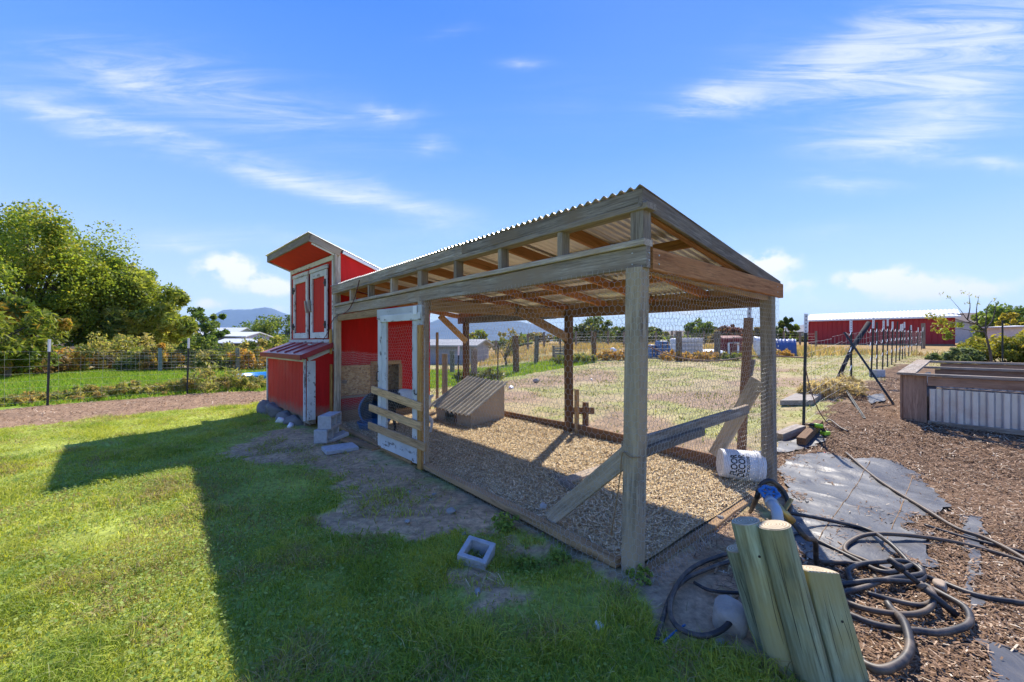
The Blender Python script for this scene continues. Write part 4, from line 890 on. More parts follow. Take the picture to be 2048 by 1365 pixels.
def goat():
    p = G(806, 871); base = Vector((p.x, p.y, p.z+.01))
    J = {}; V = []; E = []; Rr = []
    def v(n, x, y, z, r): J[n] = len(V); V.append((x, y, z)); Rr.append(r if isinstance(r, tuple) else (r, r))
    def e(*n):
        for a, b in zip(n, n[1:]): E.append((J[a], J[b]))
    # local: facing -x, lateral y
    v('pel', .33, 0, .55, (.115, .125)); v('loin', .16, 0, .575, (.125, .14)); v('mid', .0, 0, .55, (.135, .165)); v('chest', -.17, 0, .53, (.12, .17)); v('sho', -.27, 0, .53, (.10, .14))
    v('nk1', -.36, 0, .56, (.065, .095)); v('nk2', -.46, 0, .58, (.055, .075)); v('head', -.53, .0, .58, (.058, .066)); v('muz', -.60, 0, .525, (.043, .045)); v('nose', -.655, 0, .475, (.03, .032))
    e('pel', 'loin', 'mid', 'chest', 'sho', 'nk1', 'nk2', 'head', 'muz', 'nose')
    v('t1', .44, 0, .58, .028); v('t2', .50, 0, .62, .02); e('pel', 't1', 't2')
    for s, k in ((1, 'l'), (-1, 'r')):
        v('fs'+k, -.22, s*.085, .44, .062); v('fe'+k, -.20, s*.085, .33, .042); v('fk'+k, -.225+.03*s, s*.08, .20, .027); v('ff'+k, -.22+.05*s, s*.08, .08, .021); v('fh'+k, -.235+.05*s, s*.08, .025, .026)
        e('sho', 'fs'+k, 'fe'+k, 'fk'+k, 'ff'+k, 'fh'+k)
        v('hs'+k, .34, s*.085, .44, .075); v('hk'+k, .27, s*.095, .33, .052); v('hh'+k, .41+.03*s, s*.085, .215, .028); v('hf'+k, .39+.03*s, s*.085, .09, .021); v('ho'+k, .375+.03*s, s*.085, .025, .026)
        e('pel', 'hs'+k, 'hk'+k, 'hh'+k, 'hf'+k, 'ho'+k)
        v('e1'+k, -.50, s*.065, .62, .022); v('e2'+k, -.47, s*.135, .60, .020); v('e3'+k, -.455, s*.185, .565, .010); e('head', 'e1'+k, 'e2'+k, 'e3'+k)
    me = bpy.data.meshes.new('goat'); me.from_pydata(V, E, []); me.update()
    m, t, b = newmat('black_white_coat'); tc = N(t, 'ShaderNodeTexCoord'); sx = N(t, 'ShaderNodeSeparateXYZ'); t.links.new(tc.outputs['Object'], sx.inputs[0])
    n = noisen(t, tc.outputs['Object'], 7., 3); n2 = noisen(t, tc.outputs['Object'], 60., 4)
    a = N(t, 'ShaderNodeMath', operation='MULTIPLY_ADD', i_1=.22); t.links.new(n, a.inputs[0]); t.links.new(sx.outputs[0], a.inputs[2])
    zz = N(t, 'ShaderNodeMath', operation='MULTIPLY_ADD', i_1=.55); t.links.new(sx.outputs[2], zz.inputs[0]); t.links.new(a.outputs[0], zz.inputs[2])
    c = ramp(t, zz.outputs[0], [(.455, (.012, .012, .014)), (.48, (.70, .68, .66))]); c = mixc(t, .4, c, ramp(t, n2, [(.3, (.5, .5, .5)), (.7, (1, 1, 1))]), 'MULTIPLY')
    t.links.new(c, b.inputs['Base Color']); b.inputs['Roughness'].default_value = .75; me.materials.append(m)
    o = bpy.data.objects.new('goat', me); place(o, Matrix.Translation(base) @ Matrix.Rotation(math.radians(-12), 4, 'Z'))
    mod = o.modifiers.new('skin', 'SKIN'); mod.use_smooth_shade = True
    for i, sv in enumerate(me.skin_vertices[0].data): sv.radius = Rr[i]; sv.use_root = (i == 0)
    sb = o.modifiers.new('sub', 'SUBSURF'); sb.levels = 2; sb.render_levels = 2
    tag(o, 'black and white goat standing behind the gate of the run', 'goat')
    for s in (1, -1):
        mb = MB(); pts = [Vector((-.505, s*.03, .64)), Vector((-.47, s*.045, .695)), Vector((-.41, s*.055, .72)), Vector((-.36, s*.06, .71))]
        mb.tube(crom(pts, 4), [.016*(1-i/14) for i in range(13)], 6); mb.build('horn', GREYD, o, True, M=WM[o] @ Matrix.Identity(4))
        V2, F2 = lathe([(0, -.011), (.008, -.008), (.011, 0), (.008, .008), (0, .011)], 10); ob('eye', V2, F2, BLKIRON, o, WM[o] @ Matrix.Translation(Vector((-.555, s*.05, .60))), True)
goat()
def bucket():
    p = G(1478, 962); P0 = Vector((p.x, p.y+.02, p.z+.015)); rad = .157
    t = empty('bucket', P0, 'white plastic bucket with black lettering lying on its side by the end post', 'bucket')
    ax = Vector((.95, -.22, -.08)).normalized()              # axis, bottom to the left
    M = Matrix.Translation(P0+Vector((-.19, .0, rad+.015))) @ (Matrix((ax, Vector((0, 0, 1)).cross(ax).normalized(), ax.cross(Vector((0, 0, 1)).cross(ax).normalized()))).transposed().to_4x4()) @ Matrix.Rotation(math.radians(90), 4, 'Y')
    prof = [(0, .0), (rad*.86, .0), (rad*.90, .006), (rad*.985, .30), (rad*.99, .315), (rad*1.045, .317), (rad*1.045, .33), (rad*1.0, .335), (rad*1.0, .352), (rad*1.045, .355), (rad*1.05, .378), (rad*1.06, .385), (rad*.97, .385), (rad*.95, .30), (rad*.86, .012), (0, .012)]
    V, Fc = lathe(prof, 36); ob('shell', V, Fc, WHITEPL, t, M, smooth=False)
    mb = MB(); mb.tube([Vector((math.cos(a)*rad*1.09, math.sin(a)*rad*1.09, .34+.09*math.sin(a)**2)) for a in np.linspace(0, math.pi, 18)], .003, 6); mb.build('handle', WIRE, t, M=M)
    Mi = M.inverted(); view = (Mi.to_3x3() @ (Vector((0, 0, H))-P0)); th0 = math.atan2(view.y, view.x)
    dn = Mi.to_3x3() @ Vector((0, 0, 1)); sg = 1 if (math.cos(th0)*dn.y-math.sin(th0)*dn.x) > 0 else -1
    for txt, size, zc in (('FLOOR', .085, .125), ('DECOR', .085, .195), ('TILE WOOD STONE', .036, .236)):
        cu = bpy.data.curves.new('t', 'FONT'); cu.body = txt; cu.size = size; cu.align_x = 'CENTER'; cu.offset = size*.028
        to = bpy.data.objects.new('t', cu); COL.objects.link(to); dg = bpy.context.evaluated_depsgraph_get(); me = bpy.data.meshes.new_from_object(to.evaluated_get(dg))
        W3 = np.array([v.co[:] for v in me.vertices]); F3 = [tuple(q.vertices) for q in me.polygons]
        bpy.data.objects.remove(to); bpy.data.curves.remove(cu)
        if txt.startswith('TILE'): W3[:, 0] *= .70
        else: W3[:, 0] *= .86
        # letters run around the shell, their tops towards the bottom end
        ang = th0+sg*(W3[:, 0]-.015)/rad; zz = zc-W3[:, 1]; rr = rad*(.90+.085*zz/.30)+.0022
        Vn = np.stack([np.cos(ang)*rr, np.sin(ang)*rr, zz], 1); ob('lettering', Vn, F3, INKB, t, M)
bucket()
def block(name, loc, rot, label, group=None, L=.39, W_=.19, Hh=.19, one=False):
    """two-cell concrete block; cells open along local z"""
    t = .032; mb = MB(); x, y = L/2, W_/2
    out = [(-x, -y), (x, -y), (x, y), (-x, y)]
    cells = [[(-x+t, -y+t), (-t/2, -y+t), (-t/2, y-t), (-x+t, y-t)], [(t/2, -y+t), (x-t, -y+t), (x-t, y-t), (t/2, y-t)]]
    V = []; Fc = []
    for z in (0, Hh): V += [(a, b, z) for a, b in out]; V += [(a, b, z) for c in cells for a, b in c]
    n = 12
    for i in range(4): j = (i+1) % 4; Fc.append((i, j, n+j, n+i))
    for c in (4, 8):
        for i in range(4): j = (i+1) % 4; Fc.append((c+j, c+i, n+c+i, n+c+j))
    # faces around the cells: strips
    for o_, s in ((0, 1), (n, -1)):
        A = [(0, 1, 9, 8), (8, 5, 4, 0)] ; 
        quads = [(0, 1, 9, 8, 5, 4), (2, 3, 7, 6, 11, 10), (3, 0, 4, 7), (1, 2, 10, 9), (5, 8, 11, 6)]
        for q in quads: Fc.append(tuple(o_+k for k in (q if s < 0 else reversed(q))))
    if one:
        V = [(a, b, z) for z in (0, Hh) for k_ in (1, 0) for a, b in ((-x+.034*(1-k_), -y+.034*(1-k_)), (x-.034*(1-k_), -y+.034*(1-k_)), (x-.034*(1-k_), y-.034*(1-k_)), (-x+.034*(1-k_), y-.034*(1-k_)))]
        Fc = [f for i in range(4) for j in [(i+1) % 4] for f in ((i, j, 8+j, 8+i), (4+j, 4+i, 12+i, 12+j), (8+i, 8+j, 12+j, 12+i), (j, i, 4+i, 4+j))]
    o = ob(name, V, Fc, CONC, None, Matrix.Translation(Vector(loc)) @ rot.to_4x4())
    bv = o.modifiers.new('bevel', 'BEVEL'); bv.width = .006; bv.segments = 2; bv.limit_method = 'ANGLE'
    return tag(o, label, 'concrete block', group)
from mathutils import Euler
g0 = G(650, 886); rz = math.atan2(-.70, .714)
lay = Matrix.Rotation(math.atan2(E2.y, E2.x)-.02, 3, 'Z') @ Matrix.Rotation(math.radians(90), 3, 'Y')
for k, (dx, dz) in enumerate(((0, 0), (.03, .193))):
    c = Vector((g0.x-.03+dx, g0.y+.12+dx, dz+.195*0))
    ax_ = Vector((.03-.06*k, .99, 0)).normalized(); zn = Vector((ax_.y, -ax_.x, 0)); yn = zn.cross(ax_); M3 = Matrix((ax_, yn, zn)).transposed()
    block('concrete_block', c+Vector((-.10, .02, .095+.002)), M3, ['grey concrete block at the bottom of the stack beside the nest box', 'grey concrete block on top of the stack beside the nest box'][k])
p = G(950, 1118); block('concrete_block', (p.x, p.y+.02, p.z-.085), Euler((math.radians(12), math.radians(9), math.radians(-16))).to_matrix(), 'light grey concrete block sunk tilted in the grass at a burrow', L=.20, W_=.20, Hh=.17, one=True)
def slabstone(name, u, v, L, W_, t, rot, label):
    p = G(u, v); V, Fc = boxv(-L/2, L/2, -W_/2, W_/2, 0, t); o = ob(name, V, Fc, CONC, None, Matrix.Translation(Vector((p.x, p.y, p.z))) @ rot.to_matrix().to_4x4())
    bv = o.modifiers.new('bevel', 'BEVEL'); bv.width = .008; bv.segments = 2; return tag(o, label, 'paving slab')
slabstone('paving_slab', 680, 901, .40, .32, .05, Euler((0, 0, math.radians(36))), 'flat grey concrete paving slab lying on the soil before the run')
slabstone('paving_slab', 667, 880, .40, .22, .05, Euler((0, math.radians(-16), math.radians(42))), 'grey concrete slab propped up like a ramp against the block stack')
p = G(722, 893); board('threshold_board', (p.x-.35, p.y+.30, .03), (p.x+.28, p.y-.22, .02), .13, .03, TANW)
tag(bpy.data.objects['threshold_board'], 'thin tan board lying on the soil at the gate opening', 'board')
# broken board inside the run and a wedge of concrete
p1, p2 = G(1118, 975), G(1268, 925)
a = board('broken_board', p1+Vector((0, 0, .04)), p2+Vector((0, 0, .07)), .13, .03, GREY, n=3, wob=.004); tag(a, 'grey weathered board lying in the straw behind the corner brace', 'board')
p1, p2 = G(1105, 955), G(1150, 990); a = board('broken_board', p1+Vector((0, 0, .03)), p2+Vector((0, 0, .05)), .10, .03, GREYD, n=2); tag(a, 'short splintered board lying under the longer grey board in the straw', 'board')
p = G(1087, 1027); stone((p.x, p.y, p.z+.02), .035, .03, .04, CONC, 'small grey concrete lump in the straw beside the sill', 'concrete lump')
p = G(1478, 952); 
# wooden cross stake behind the back wall
p = G(1171, 868); t = empty('cross_stake', p, 'short brown wooden stake with a crosspiece outside the back of the run', 'stake')
board('upright', p+Vector((0, 0, -.1)), p+Vector((0, .0, .47)), .085, .05, BROWNW, t); board('crosspiece', p+Vector((-.20, .04, .335)), p+Vector((.14, .05, .335)), .03, .10, BROWNW, t)
for u, v, s, lb in [(1073, 765, .12, 'grey'), (1022, 778, .12, 'whitish'), (1183, 760, .05, 'white')]:
    p = G(u, v); stone((p.x, p.y, p.z-.02), s, s*.7, s*.6, None if lb == 'grey' else WHITEPL, lb+' rock lying in the dry pasture behind the run', 'rock')
for i, (u, v, s) in enumerate([(818, 985, .03), (868, 990, .03), (862, 1000, .022), (902, 1025, .05), (815, 1045, .035), (928, 1068, .03), (955, 1184, .03), (908, 1250, .025)]):
    p = G(u, v); stone((p.x, p.y, p.z-.012), s, s*.8, s*.6, None, 'small grey stone lying in the bare soil before the run', 'rock', 'small stones in the bare soil', seed=200+i)
p = G(1195, 1262); stone((p.x, p.y, p.z+.01), .035, .03, .022, WHITEPL, 'small white scrap lying in the grass before the corner post', 'scrap')
# ------------------------------------------------------------------ round treated posts in the foreground
def rpost(top, bot, r, label, half=None, slant=0., holes=(), seed=1):
    top, bot = Vector(top), Vector(bot); L = (top-bot).length; k = 28; n = 8; V = []; Fc = []
    rs = random.Random(seed); ph = [rs.random()*6 for _ in range(4)]
    for i in range(n+1):
        for j in range(k):
            g = 2*math.pi*j/k; rr = r*(1+.012*math.sin(3*g+ph[0]+i*.4)+.01*math.sin(5*g+ph[1]-i*.3)+.04*(1-i/n))
            x, y = rr*math.cos(g), rr*math.sin(g)
            if half is not None and half >= 0 and y > half: y = half
            if half is not None and half < 0 and y < half: y = half
            V.append((x, y, L*i/n-(slant*x if i == n else 0)))
    for i in range(n):
        for j in range(k): a = i*k+j; b = i*k+(j+1) % k; Fc.append((a, b, b+k, a+k))
    z = (top-bot).normalized(); x = Vector((1, 0, 0)); x = (x-z*x.dot(z)).normalized(); y = z.cross(x)
    M = Matrix(((x.x, y.x, z.x, bot.x), (x.y, y.y, z.y, bot.y), (x.z, y.z, z.z, bot.z), (0, 0, 0, 1)))
    t = empty('garden_post', bot, label, 'post'); ob('shaft', V, Fc, GREENW, t, M, smooth=True)
    # sawn end cap with a little chamfer
    Vt = V[n*k:]; cx = sum(v[0] for v in Vt)/k; cy = sum(v[1] for v in Vt)/k
    cap = [(v[0], v[1], v[2]) for v in Vt]+[(cx+(v[0]-cx)*.93, cy+(v[1]-cy)*.93, v[2]+.004) for v in Vt]+[(cx, cy, L+.005)]
    ob('sawn_end', cap, [(j, (j+1) % k, k+(j+1) % k, k+j) for j in range(k)]+[(k+j, k+(j+1) % k, 2*k) for j in range(k)], ENDW, t, M)
    for (hx, hz) in holes:
        hy = -math.sqrt(max(r*r-hx*hx, 0)) if not (half is not None and half < 0) else half; m = MB(); m.tube([(hx, hy-.0015, hz), (hx, hy+.01, hz)], .0055, 10); m.build('bolt_hole', BLKIRON, t, M=M)
    # drying checks: thin black tubes on the surface paint the dark inside the splits
    for c_ in range(4):
        g = -math.pi/2+rs.uniform(-.9, .9); z0 = L*rs.uniform(.15, .5); z1 = L*rs.uniform(.7, .98); pts = []
        for i in range(9):
            f = i/8; gg = g+.05*math.sin(f*5+c_); rr = r*(1.0+.04*(1-(z0+(z1-z0)*f)/L)); pts.append((rr*math.cos(gg), max(rr*math.sin(gg), half if half is not None and half < 0 else -9), z0+(z1-z0)*f))
        m = MB(); m.tube(pts, [.0003+.0008*math.sin(math.pi*i/8) for i in range(9)], 5); m.build('drying_check', BLKIRON, t, M=M)
    return t
rpost(PX(1491, 1043, 1.90), PX(1588, 1420, 1.78), .061, 'round green treated post with a bolt hole, second of the leaning row', holes=[(-.008, .66)], seed=3)
rpost(PX(1548, 1051, 1.82), PX(1650, 1445, 1.70), .065, 'thickest round green treated post in front of the pipe valve', seed=4)
rpost(PX(1640, 1143, 1.80), PX(1722, 1445, 1.68), .072, 'short green treated half post with slanted top and bolt hole', half=-.022, slant=.20, holes=[(.022, .38)], seed=5)
rpost(PX(1474, 1098, 1.985), PX(1545, 1330, 1.90), .050, 'narrow low green treated post at the back of the leaning row', seed=6)
# ------------------------------------------------------------------ pipe valve and hoses
def hz(x, y): return th(x, y)+float((fbm(x, y, 1.6, 4, 41)-.5)*.05+(fbm(x, y, 7, 2, 43)-.5)*.012)+.018
def hose(pts, r, mat, label, m=8, ends=True):
    P = []
    for q in pts:
        lift = q[2] if len(q) > 2 else 0.
        g = G(q[0], q[1], r+.012+lift); g.z = hz(g.x, g.y)+r*.9+lift; P.append(g)
    o = ob('garden_hose', *tubev(crom(P, m), r, 10), mat, smooth=True); return tag(o, label, 'hose')
hose([(1692, 907, .0), (1756, 962, .01), (1848, 1020, .01), (1914, 1057, .02), (1976, 1079, .015), (2048, 1119, .01), (2150, 1190)], .0135, BROWNP, 'long straight brown pipe crossing the weed fabric towards the raised bed')
hose([(1848, 1052), (1921, 1072), (1994, 1092), (2060, 1108), (2200, 1140)], .012, BLACKP, 'black drip pipe with a pale end lying beside the brown pipe')
hose([(2120, 1150), (1994, 1108), (1902, 1086), (1811, 1072, .03), (1738, 1070, .03), (1698, 1086, .01), (1692, 1104), (1731, 1122, .01), (1775, 1140, .03), (1800, 1150)], .014, BROWNP, 'rusty brown hose curling in a wide bend over the fabric')
hose([(1577, 1026, .10), (1647, 1043, .03), (1731, 1061, .01), (1775, 1083, .05), (1811, 1116, .03), (1830, 1140, .01), (1880, 1160), (1957, 1192), (2048, 1210), (2150, 1230)], .0145, BLACKP, 'black hose running from the valve across to the far mulch')
hose([(1540, 1105), (1585, 1070), (1618, 1076), (1702, 1116), (1770, 1146, .04), (1830, 1128, .04), (1848, 1148, .03), (1830, 1161, .02), (1756, 1164, .03), (1676, 1175), (1600, 1190)], .0145, BLACKP, 'black hose looping once round the middle of the coil')
hose([(1702, 1166), (1697, 1146, .02), (1720, 1131, .03), (1775, 1122, .05), (1815, 1122, .05), (1845, 1142, .04), (1822, 1150, .04), (1775, 1160, .03), (1735, 1176, .01), (1690, 1190), (1610, 1210)], .0145, BLACKP, 'black hose with a kink at the left of the coil')
hose([(1640, 1128), (1700, 1128, .01), (1740, 1134, .02), (1748, 1150, .0), (1752, 1162)], .0135, BROWNP, 'short brown hose length passing under the coil')
hose([(1620, 1185), (1687, 1208), (1738, 1225, .01), (1811, 1231, .02), (1855, 1220, .03), (1868, 1198, .04), (1862, 1175, .02)], .0145, BROWNP, 'dusty hose bow on the near side of the coil')
hose([(1735, 1190), (1790, 1203), (1840, 1211, .01), (1866, 1203)], .0135, BLACKP, 'straight black hose piece inside the coil')
hose([(1630, 1205), (1694, 1232), (1756, 1254), (1840, 1266), (1884, 1266, .01), (1936, 1249, .02), (1932, 1218, .015), (1884, 1188, .01), (1850, 1168), (1832, 1150)], .0165, BLACKP, 'thick black hose forming the outer bend of the coil')
hose([(1775, 1208), (1785, 1222), (1808, 1248, .03), (1820, 1294, .03), (1806, 1326, .02), (1767, 1345, .01), (1731, 1336), (1705, 1308), (1670, 1290)], .0185, BLACKP, 'thick black pipe bent back toward the green posts')
hose([(1520, 1098), (1457, 1110), (1391, 1137, .01), (1355, 1174, .02), (1340, 1221, .02), (1356, 1258, .01), (1402, 1276, .01), (1446, 1264, .03), (1474, 1230, .06), (1484, 1200, .03), (1500, 1190)], .0135, BLACKP, 'black hose loop around the pale boulder')
h = hose([(1530, 1118), (1461, 1128), (1410, 1145), (1373, 1163, .012), (1344, 1192), (1325, 1245), (1314, 1284)], .0125, BLACKP, 'black hose with a spring cuff ending in the grass')
hose([(1388, 1170), (1420, 1185), (1472, 1192), (1520, 1190)], .0095, BLACKP, 'thin black hose branching off the loop by the boulder')
def valve():
    base = G(1548, 1120); top = PX(1556, 1000, 2.05); t = empty('pipe_valve', Vector((top.x, top.y, th(top.x, top.y))), 'grey pipe elbow with a blue valve handle behind the green posts', 'valve')
    GP = plain('grey_pipe', (.42, .44, .46), .4, var=.08); BR = plain('brass', (.45, .32, .12), .4, metal=.6)
    x, y = top.x, top.y; mb = MB(); arc = [Vector((x, y, -.05)), Vector((x, y, .47)), Vector((x, y, .535))]+[Vector((x+.02*(1-math.cos(a)), y+.05*(1-math.cos(a)), .535+.05*math.sin(a))) for a in np.linspace(.25, 1.5, 6)]+[Vector((x+.03, y+.10, .587))]
    mb.tube(arc, .026, 14); mb.build('elbow', GP, t, True)
    for a_ in (.47, .51):
        mb = MB(); mb.tube([(x, y, a_), (x, y, a_+.018)], .032, 16); mb.build('collar', GP, t)
    mb = MB(); d = Vector((.3, .95, 0)).normalized(); c = Vector((x+.035, y+.10, .587)); mb.tube([c, c+d*.02, c+d*.022, c+d*.06], [.032, .032, .027, .027], 16); mb.build('body', GP, t, True)
    hub = c+d*.085+Vector((.01, 0, .03)); mb = MB(); n = Vector((-.15, -.45, .88)).normalized(); a1 = n.cross(Vector((1, 0, 0))).normalized(); a2 = n.cross(a1)
    ring = [hub+(a1*math.cos(g)+a2*math.sin(g))*(.042+.005*math.cos(6*g)) for g in np.linspace(0, 2*math.pi, 37)]
    mb.tube(ring, .009, 8)
    for g in np.linspace(0, math.pi, 4)[:3]: mb.bar(hub-(a1*math.cos(g)+a2*math.sin(g))*.04, hub+(a1*math.cos(g)+a2*math.sin(g))*.04, .012, .008, up=n)
    mb.tube([hub-n*.06, hub+n*.008], .013, 10); mb.build('hand_wheel', BLUEP2, t, True)
    c2 = c+d*.05+Vector((.02, 0, -.01)); mb = MB(); mb.tube([c2, c2+Vector((.05, -.02, -.05)), c2+Vector((.085, -.03, -.09))], [.02, .018, .02], 12); mb.build('brass_outlet', BR, t, True)
    mb = MB(); mb.bar(c2+Vector((.05, -.02, -.03)), c2+Vector((.10, .0, .02)), .022, .01); mb.build('tap_lever', BR, t)
    s = c2+Vector((.085, -.03, -.09)); e_ = G(1632, 1138); pts = crom([s, s+Vector((.05, -.03, -.07)), s.lerp(e_, .55)+Vector((.05, 0, .05)), Vector((e_.x, e_.y, hz(e_.x, e_.y)+.012))], 8)
    tag(ob('garden_hose', *tubev(pts, .0145, 10), BLACKP, smooth=True), 'black hose hanging down from the brass tap outlet', 'hose')
    a_ = Vector((c.x-.075, c.y+.03, hz(c.x-.075, c.y+.03)))
    mid = PX(1541, 962, 2.35); pts = crom([G(1500, 1030)+Vector((0, 0, .02)), PX(1512, 1000, 2.36), PX(1521, 972, 2.36), mid, PX(1566, 982, 2.34), PX(1577, 1010, 2.30), PX(1572, 1026, 2.28), c+d*.07], 8)
    tag(ob('garden_hose', *tubev(pts, .0135, 10), BLACKP, smooth=True), 'black hose arching up over the blue valve handle', 'hose')
valve()
def wand():
    a = G(1914, 1243); a.z = hz(a.x, a.y)+.012; b = PX(1777, 1117, 2.30); c = a.lerp(b, .5)
    t = empty('hose_wand', Vector((c.x, c.y, hz(c.x, c.y))), 'black hose coupling and stiff pipe end standing up out of the coil', 'hose wand')
    mb = MB(); mb.tube([a, a.lerp(b, .48)], .017, 12); mb.build('pipe', BLACKP, t, True)
    mb = MB(); mb.tube([a.lerp(b, .47), a.lerp(b, .54)], .021, 12); mb.build('clamp', GREYD, t, True)
    mb = MB(); mb.tube([a.lerp(b, .53), a.lerp(b, .80)], .014, 12); mb.build('stem', BLACKP, t, True)
    mb = MB(); mb.tube([a.lerp(b, .78), a.lerp(b, .86), a.lerp(b, .88), b], [.021, .023, .018, .018], 12); mb.build('coupling', BLACKP, t, True)
wand()
p = G(1458, 1260); stone((p.x, p.y, p.z-.05), .115, .10, .125, plain('pale_boulder', (.42, .36, .31), .9, var=.3, scale=8, bumpst=.8), 'large pale rounded boulder beside the green posts', 'rock', seed=5)
p = G(1441, 1290); stone((p.x, p.y, p.z-.01), .03, .026, .022, None, 'small grey stone below the pale boulder', 'rock', seed=9)
p = G(1882, 1182); stone((p.x, p.y, p.z-.005), .055, .036, .042, plain('tan_stone', (.36, .28, .20), .9, var=.2, scale=8, bumpst=.4), 'tan stone lying on the hose coil', 'rock', seed=8)
p = G(1440, 1042); stone((p.x, p.y, p.z-.01), .04, .035, .03, None, 'grey stone by the run corner beside the mesh', 'rock', seed=10)
tw = [G(1370, 1262), G(1352, 1275), G(1335, 1290), G(1325, 1300)]; tag(ob('twine', *tubev(crom([q+Vector((0, 0, .03)) for q in tw], 5), .006, 5), BLUEP, smooth=True), 'frayed blue twine tied on the hose end in the grass', 'twine')
p = G(1650, 908); V, Fc = lathe([(0, .004), (.006, .005), (.02, .002), (.012, 0), (0, 0)], 9); tag(ob('flag_scrap', V, Fc, plain('red_flag', (.8, .03, .01), .6), None, Matrix.Translation(Vector((p.x, p.y, hz(p.x, p.y)+.004)))), 'tiny bright red scrap on the weed fabric', 'scrap')
# timber offcut with a cordless drill
p1, p2 = G(1602, 893), G(1638, 858)
a = board('timber_offcut', Vector((p1.x, p1.y, hz(p1.x, p1.y)+.05)), Vector((p2.x, p2.y, hz(p2.x, p2.y)+.05)), .10, .10, BROWNW); tag(a, 'short brown timber offcut lying on the fabric by the end post', 'timber')
def drill():
    b = G(1645, 873); b.z = hz(b.x, b.y); t = empty('cordless_drill', b, 'green and black cordless drill lying beside the timber offcut', 'drill'); GR = plain('lime_plastic', (.30, .55, .03), .45)
    d = Vector((-.9, .3, .12)).normalized(); c = b+Vector((.0, 0, .11))
    mb = MB(); mb.tube([c-d*-.0, c+d*.10], [.032, .03], 12); mb.build('body', GR, t, True); mb = MB(); mb.tube([c+d*.10, c+d*.15, c+d*.17, c+d*.22], [.026, .02, .008, .006], 10); mb.build('chuck', BLKIRON, t, True)
    mb = MB(); mb.bar(c+d*.02, b+Vector((.03, -.01, .02)), .035, .04); mb.build('grip', BLKIRON, t); mb = MB(); mb.box(-.05, .05, -.035, .035, 0, .045, M=frame_z(b+Vector((.03, -.01, .0)), (1, .2))); mb.build('battery', GR, t)
drill()
pts = [G(1652, 850), G(1660, 845), G(1680, 862), G(1696, 870)]; tag(ob('metal_rod', *tubev(crom([Vector((q.x, q.y, hz(q.x, q.y)+.02)) for q in pts], 4), .012, 8), BROWNP, smooth=True), 'bent metal rod lying in the mulch behind the drill', 'rod')
p1, p2 = G(1556, 880), G(1602, 868); a = board('timber_beam', Vector((p1.x, p1.y, hz(p1.x, p1.y)+.03)), Vector((p2.x, p2.y, hz(p2.x, p2.y)+.05)), .14, .10, GREY, n=3, wob=.006); tag(a, 'grey rotten timber lying at the foot of the end post', 'timber')
# ------------------------------------------------------------------ raised bed
def raised_bed():
    A = Vector((6.02, 6.18, 0)); fx = Vector((.652, -.758, 0)); bx = Vector((.758, .652, 0)); L = 4.2
    zt0, tilt = .955, .040
    t = empty('raised_bed', Vector((A.x, A.y, th(A.x, A.y))), 'long raised planter of timber frames and corrugated zinc sheets', 'raised bed')
    q = lambda a, b, z: A+fx*a+bx*b+Vector((0, 0, z+tilt*b))
    GW = wood('brown_bed_wood', (.20, .11, .07), (.50, .32, .22), stain=(.35, .22, .15))
    board('corner_post', q(.03, .03, -.05+.2), q(.03, .03, zt0-.02), .17, .04, GW, t, up=bx); board('corner_post', q(.14+.01, .025, .15), q(.14+.01, .025, zt0-.02), .10, .03, GW, t, up=bx)
    board('corner_post', q(-.075, .11, .15), q(-.075, .11, zt0-.02), .03, .17, GW, t, up=bx)
    board('cap_board', q(-.02, -.05, zt0), q(-.02, 2.75, zt0), .20, .035, GREY, t)
    for b in (0, 1.33, 2.66):
        m = GW if b == 0 else GREY
        board('cap_rail', q(.085, b, zt0-.008), q(L, b, zt0-.008), .10, .035, GREY, t); board('rail', q(.21, b+.01, zt0-.10), q(L, b+.01, zt0-.10), .035, .13, GW, t)
        V, Fc = corr(L-.25, .52, .14, .026, 16, ny=1, flat=.5); x = fx; y = Vector((0, 0, 1)); z = x.cross(y); o = q(.22, b+.045, .22)
        ob('zinc_sheet', V, Fc, GALVB, t, Matrix(((x.x, y.x, z.x, o.x), (x.y, y.y, z.y, o.y), (x.z, y.z, z.z, o.z), (0, 0, 0, 1))), smooth=True)
        board('bottom_rail', q(.21, b+.02, .235), q(L, b+.02, .235), .03, .07, GREY, t)
        for s in (1.6, 3.0): board('upright', q(s, b+.10, .15), q(s, b+.10, zt0-.03), .08, .06, GW, t, up=bx)
    V, Fc = corr(2.6, .60, .14, .026, 16, ny=1, flat=.5); o = q(.06, .06, .25); x = bx; y = Vector((0, 0, 1)); z = x.cross(y)
    ob('zinc_sheet', V, Fc, GALVB, t, Matrix(((x.x, y.x, z.x, o.x), (x.y, y.y, z.y, o.y), (x.z, y.z, z.z, o.z), (0, 0, 0, 1))), smooth=True)
    for b0, b1 in ((.07, 1.30), (1.40, 2.62)):
        pts = [q(.1, b0, .62), q(L, b0, .62), q(L, b1, .62), q(.1, b1, .62)]
        ob('bed_soil', [tuple(p) for p in pts]+[tuple(p-Vector((0, 0, .35))) for p in pts], [(0, 1, 2, 3), (7, 6, 5, 4), (0, 4, 5, 1), (1, 5, 6, 2), (2, 6, 7, 3), (3, 7, 4, 0)], plain('bed_soil'+str(b0), (.10, .07, .05), .95, bumpst=.5), t)
raised_bed()
p = PX(1843, 718, 9.3); zg = th(p.x, p.y)
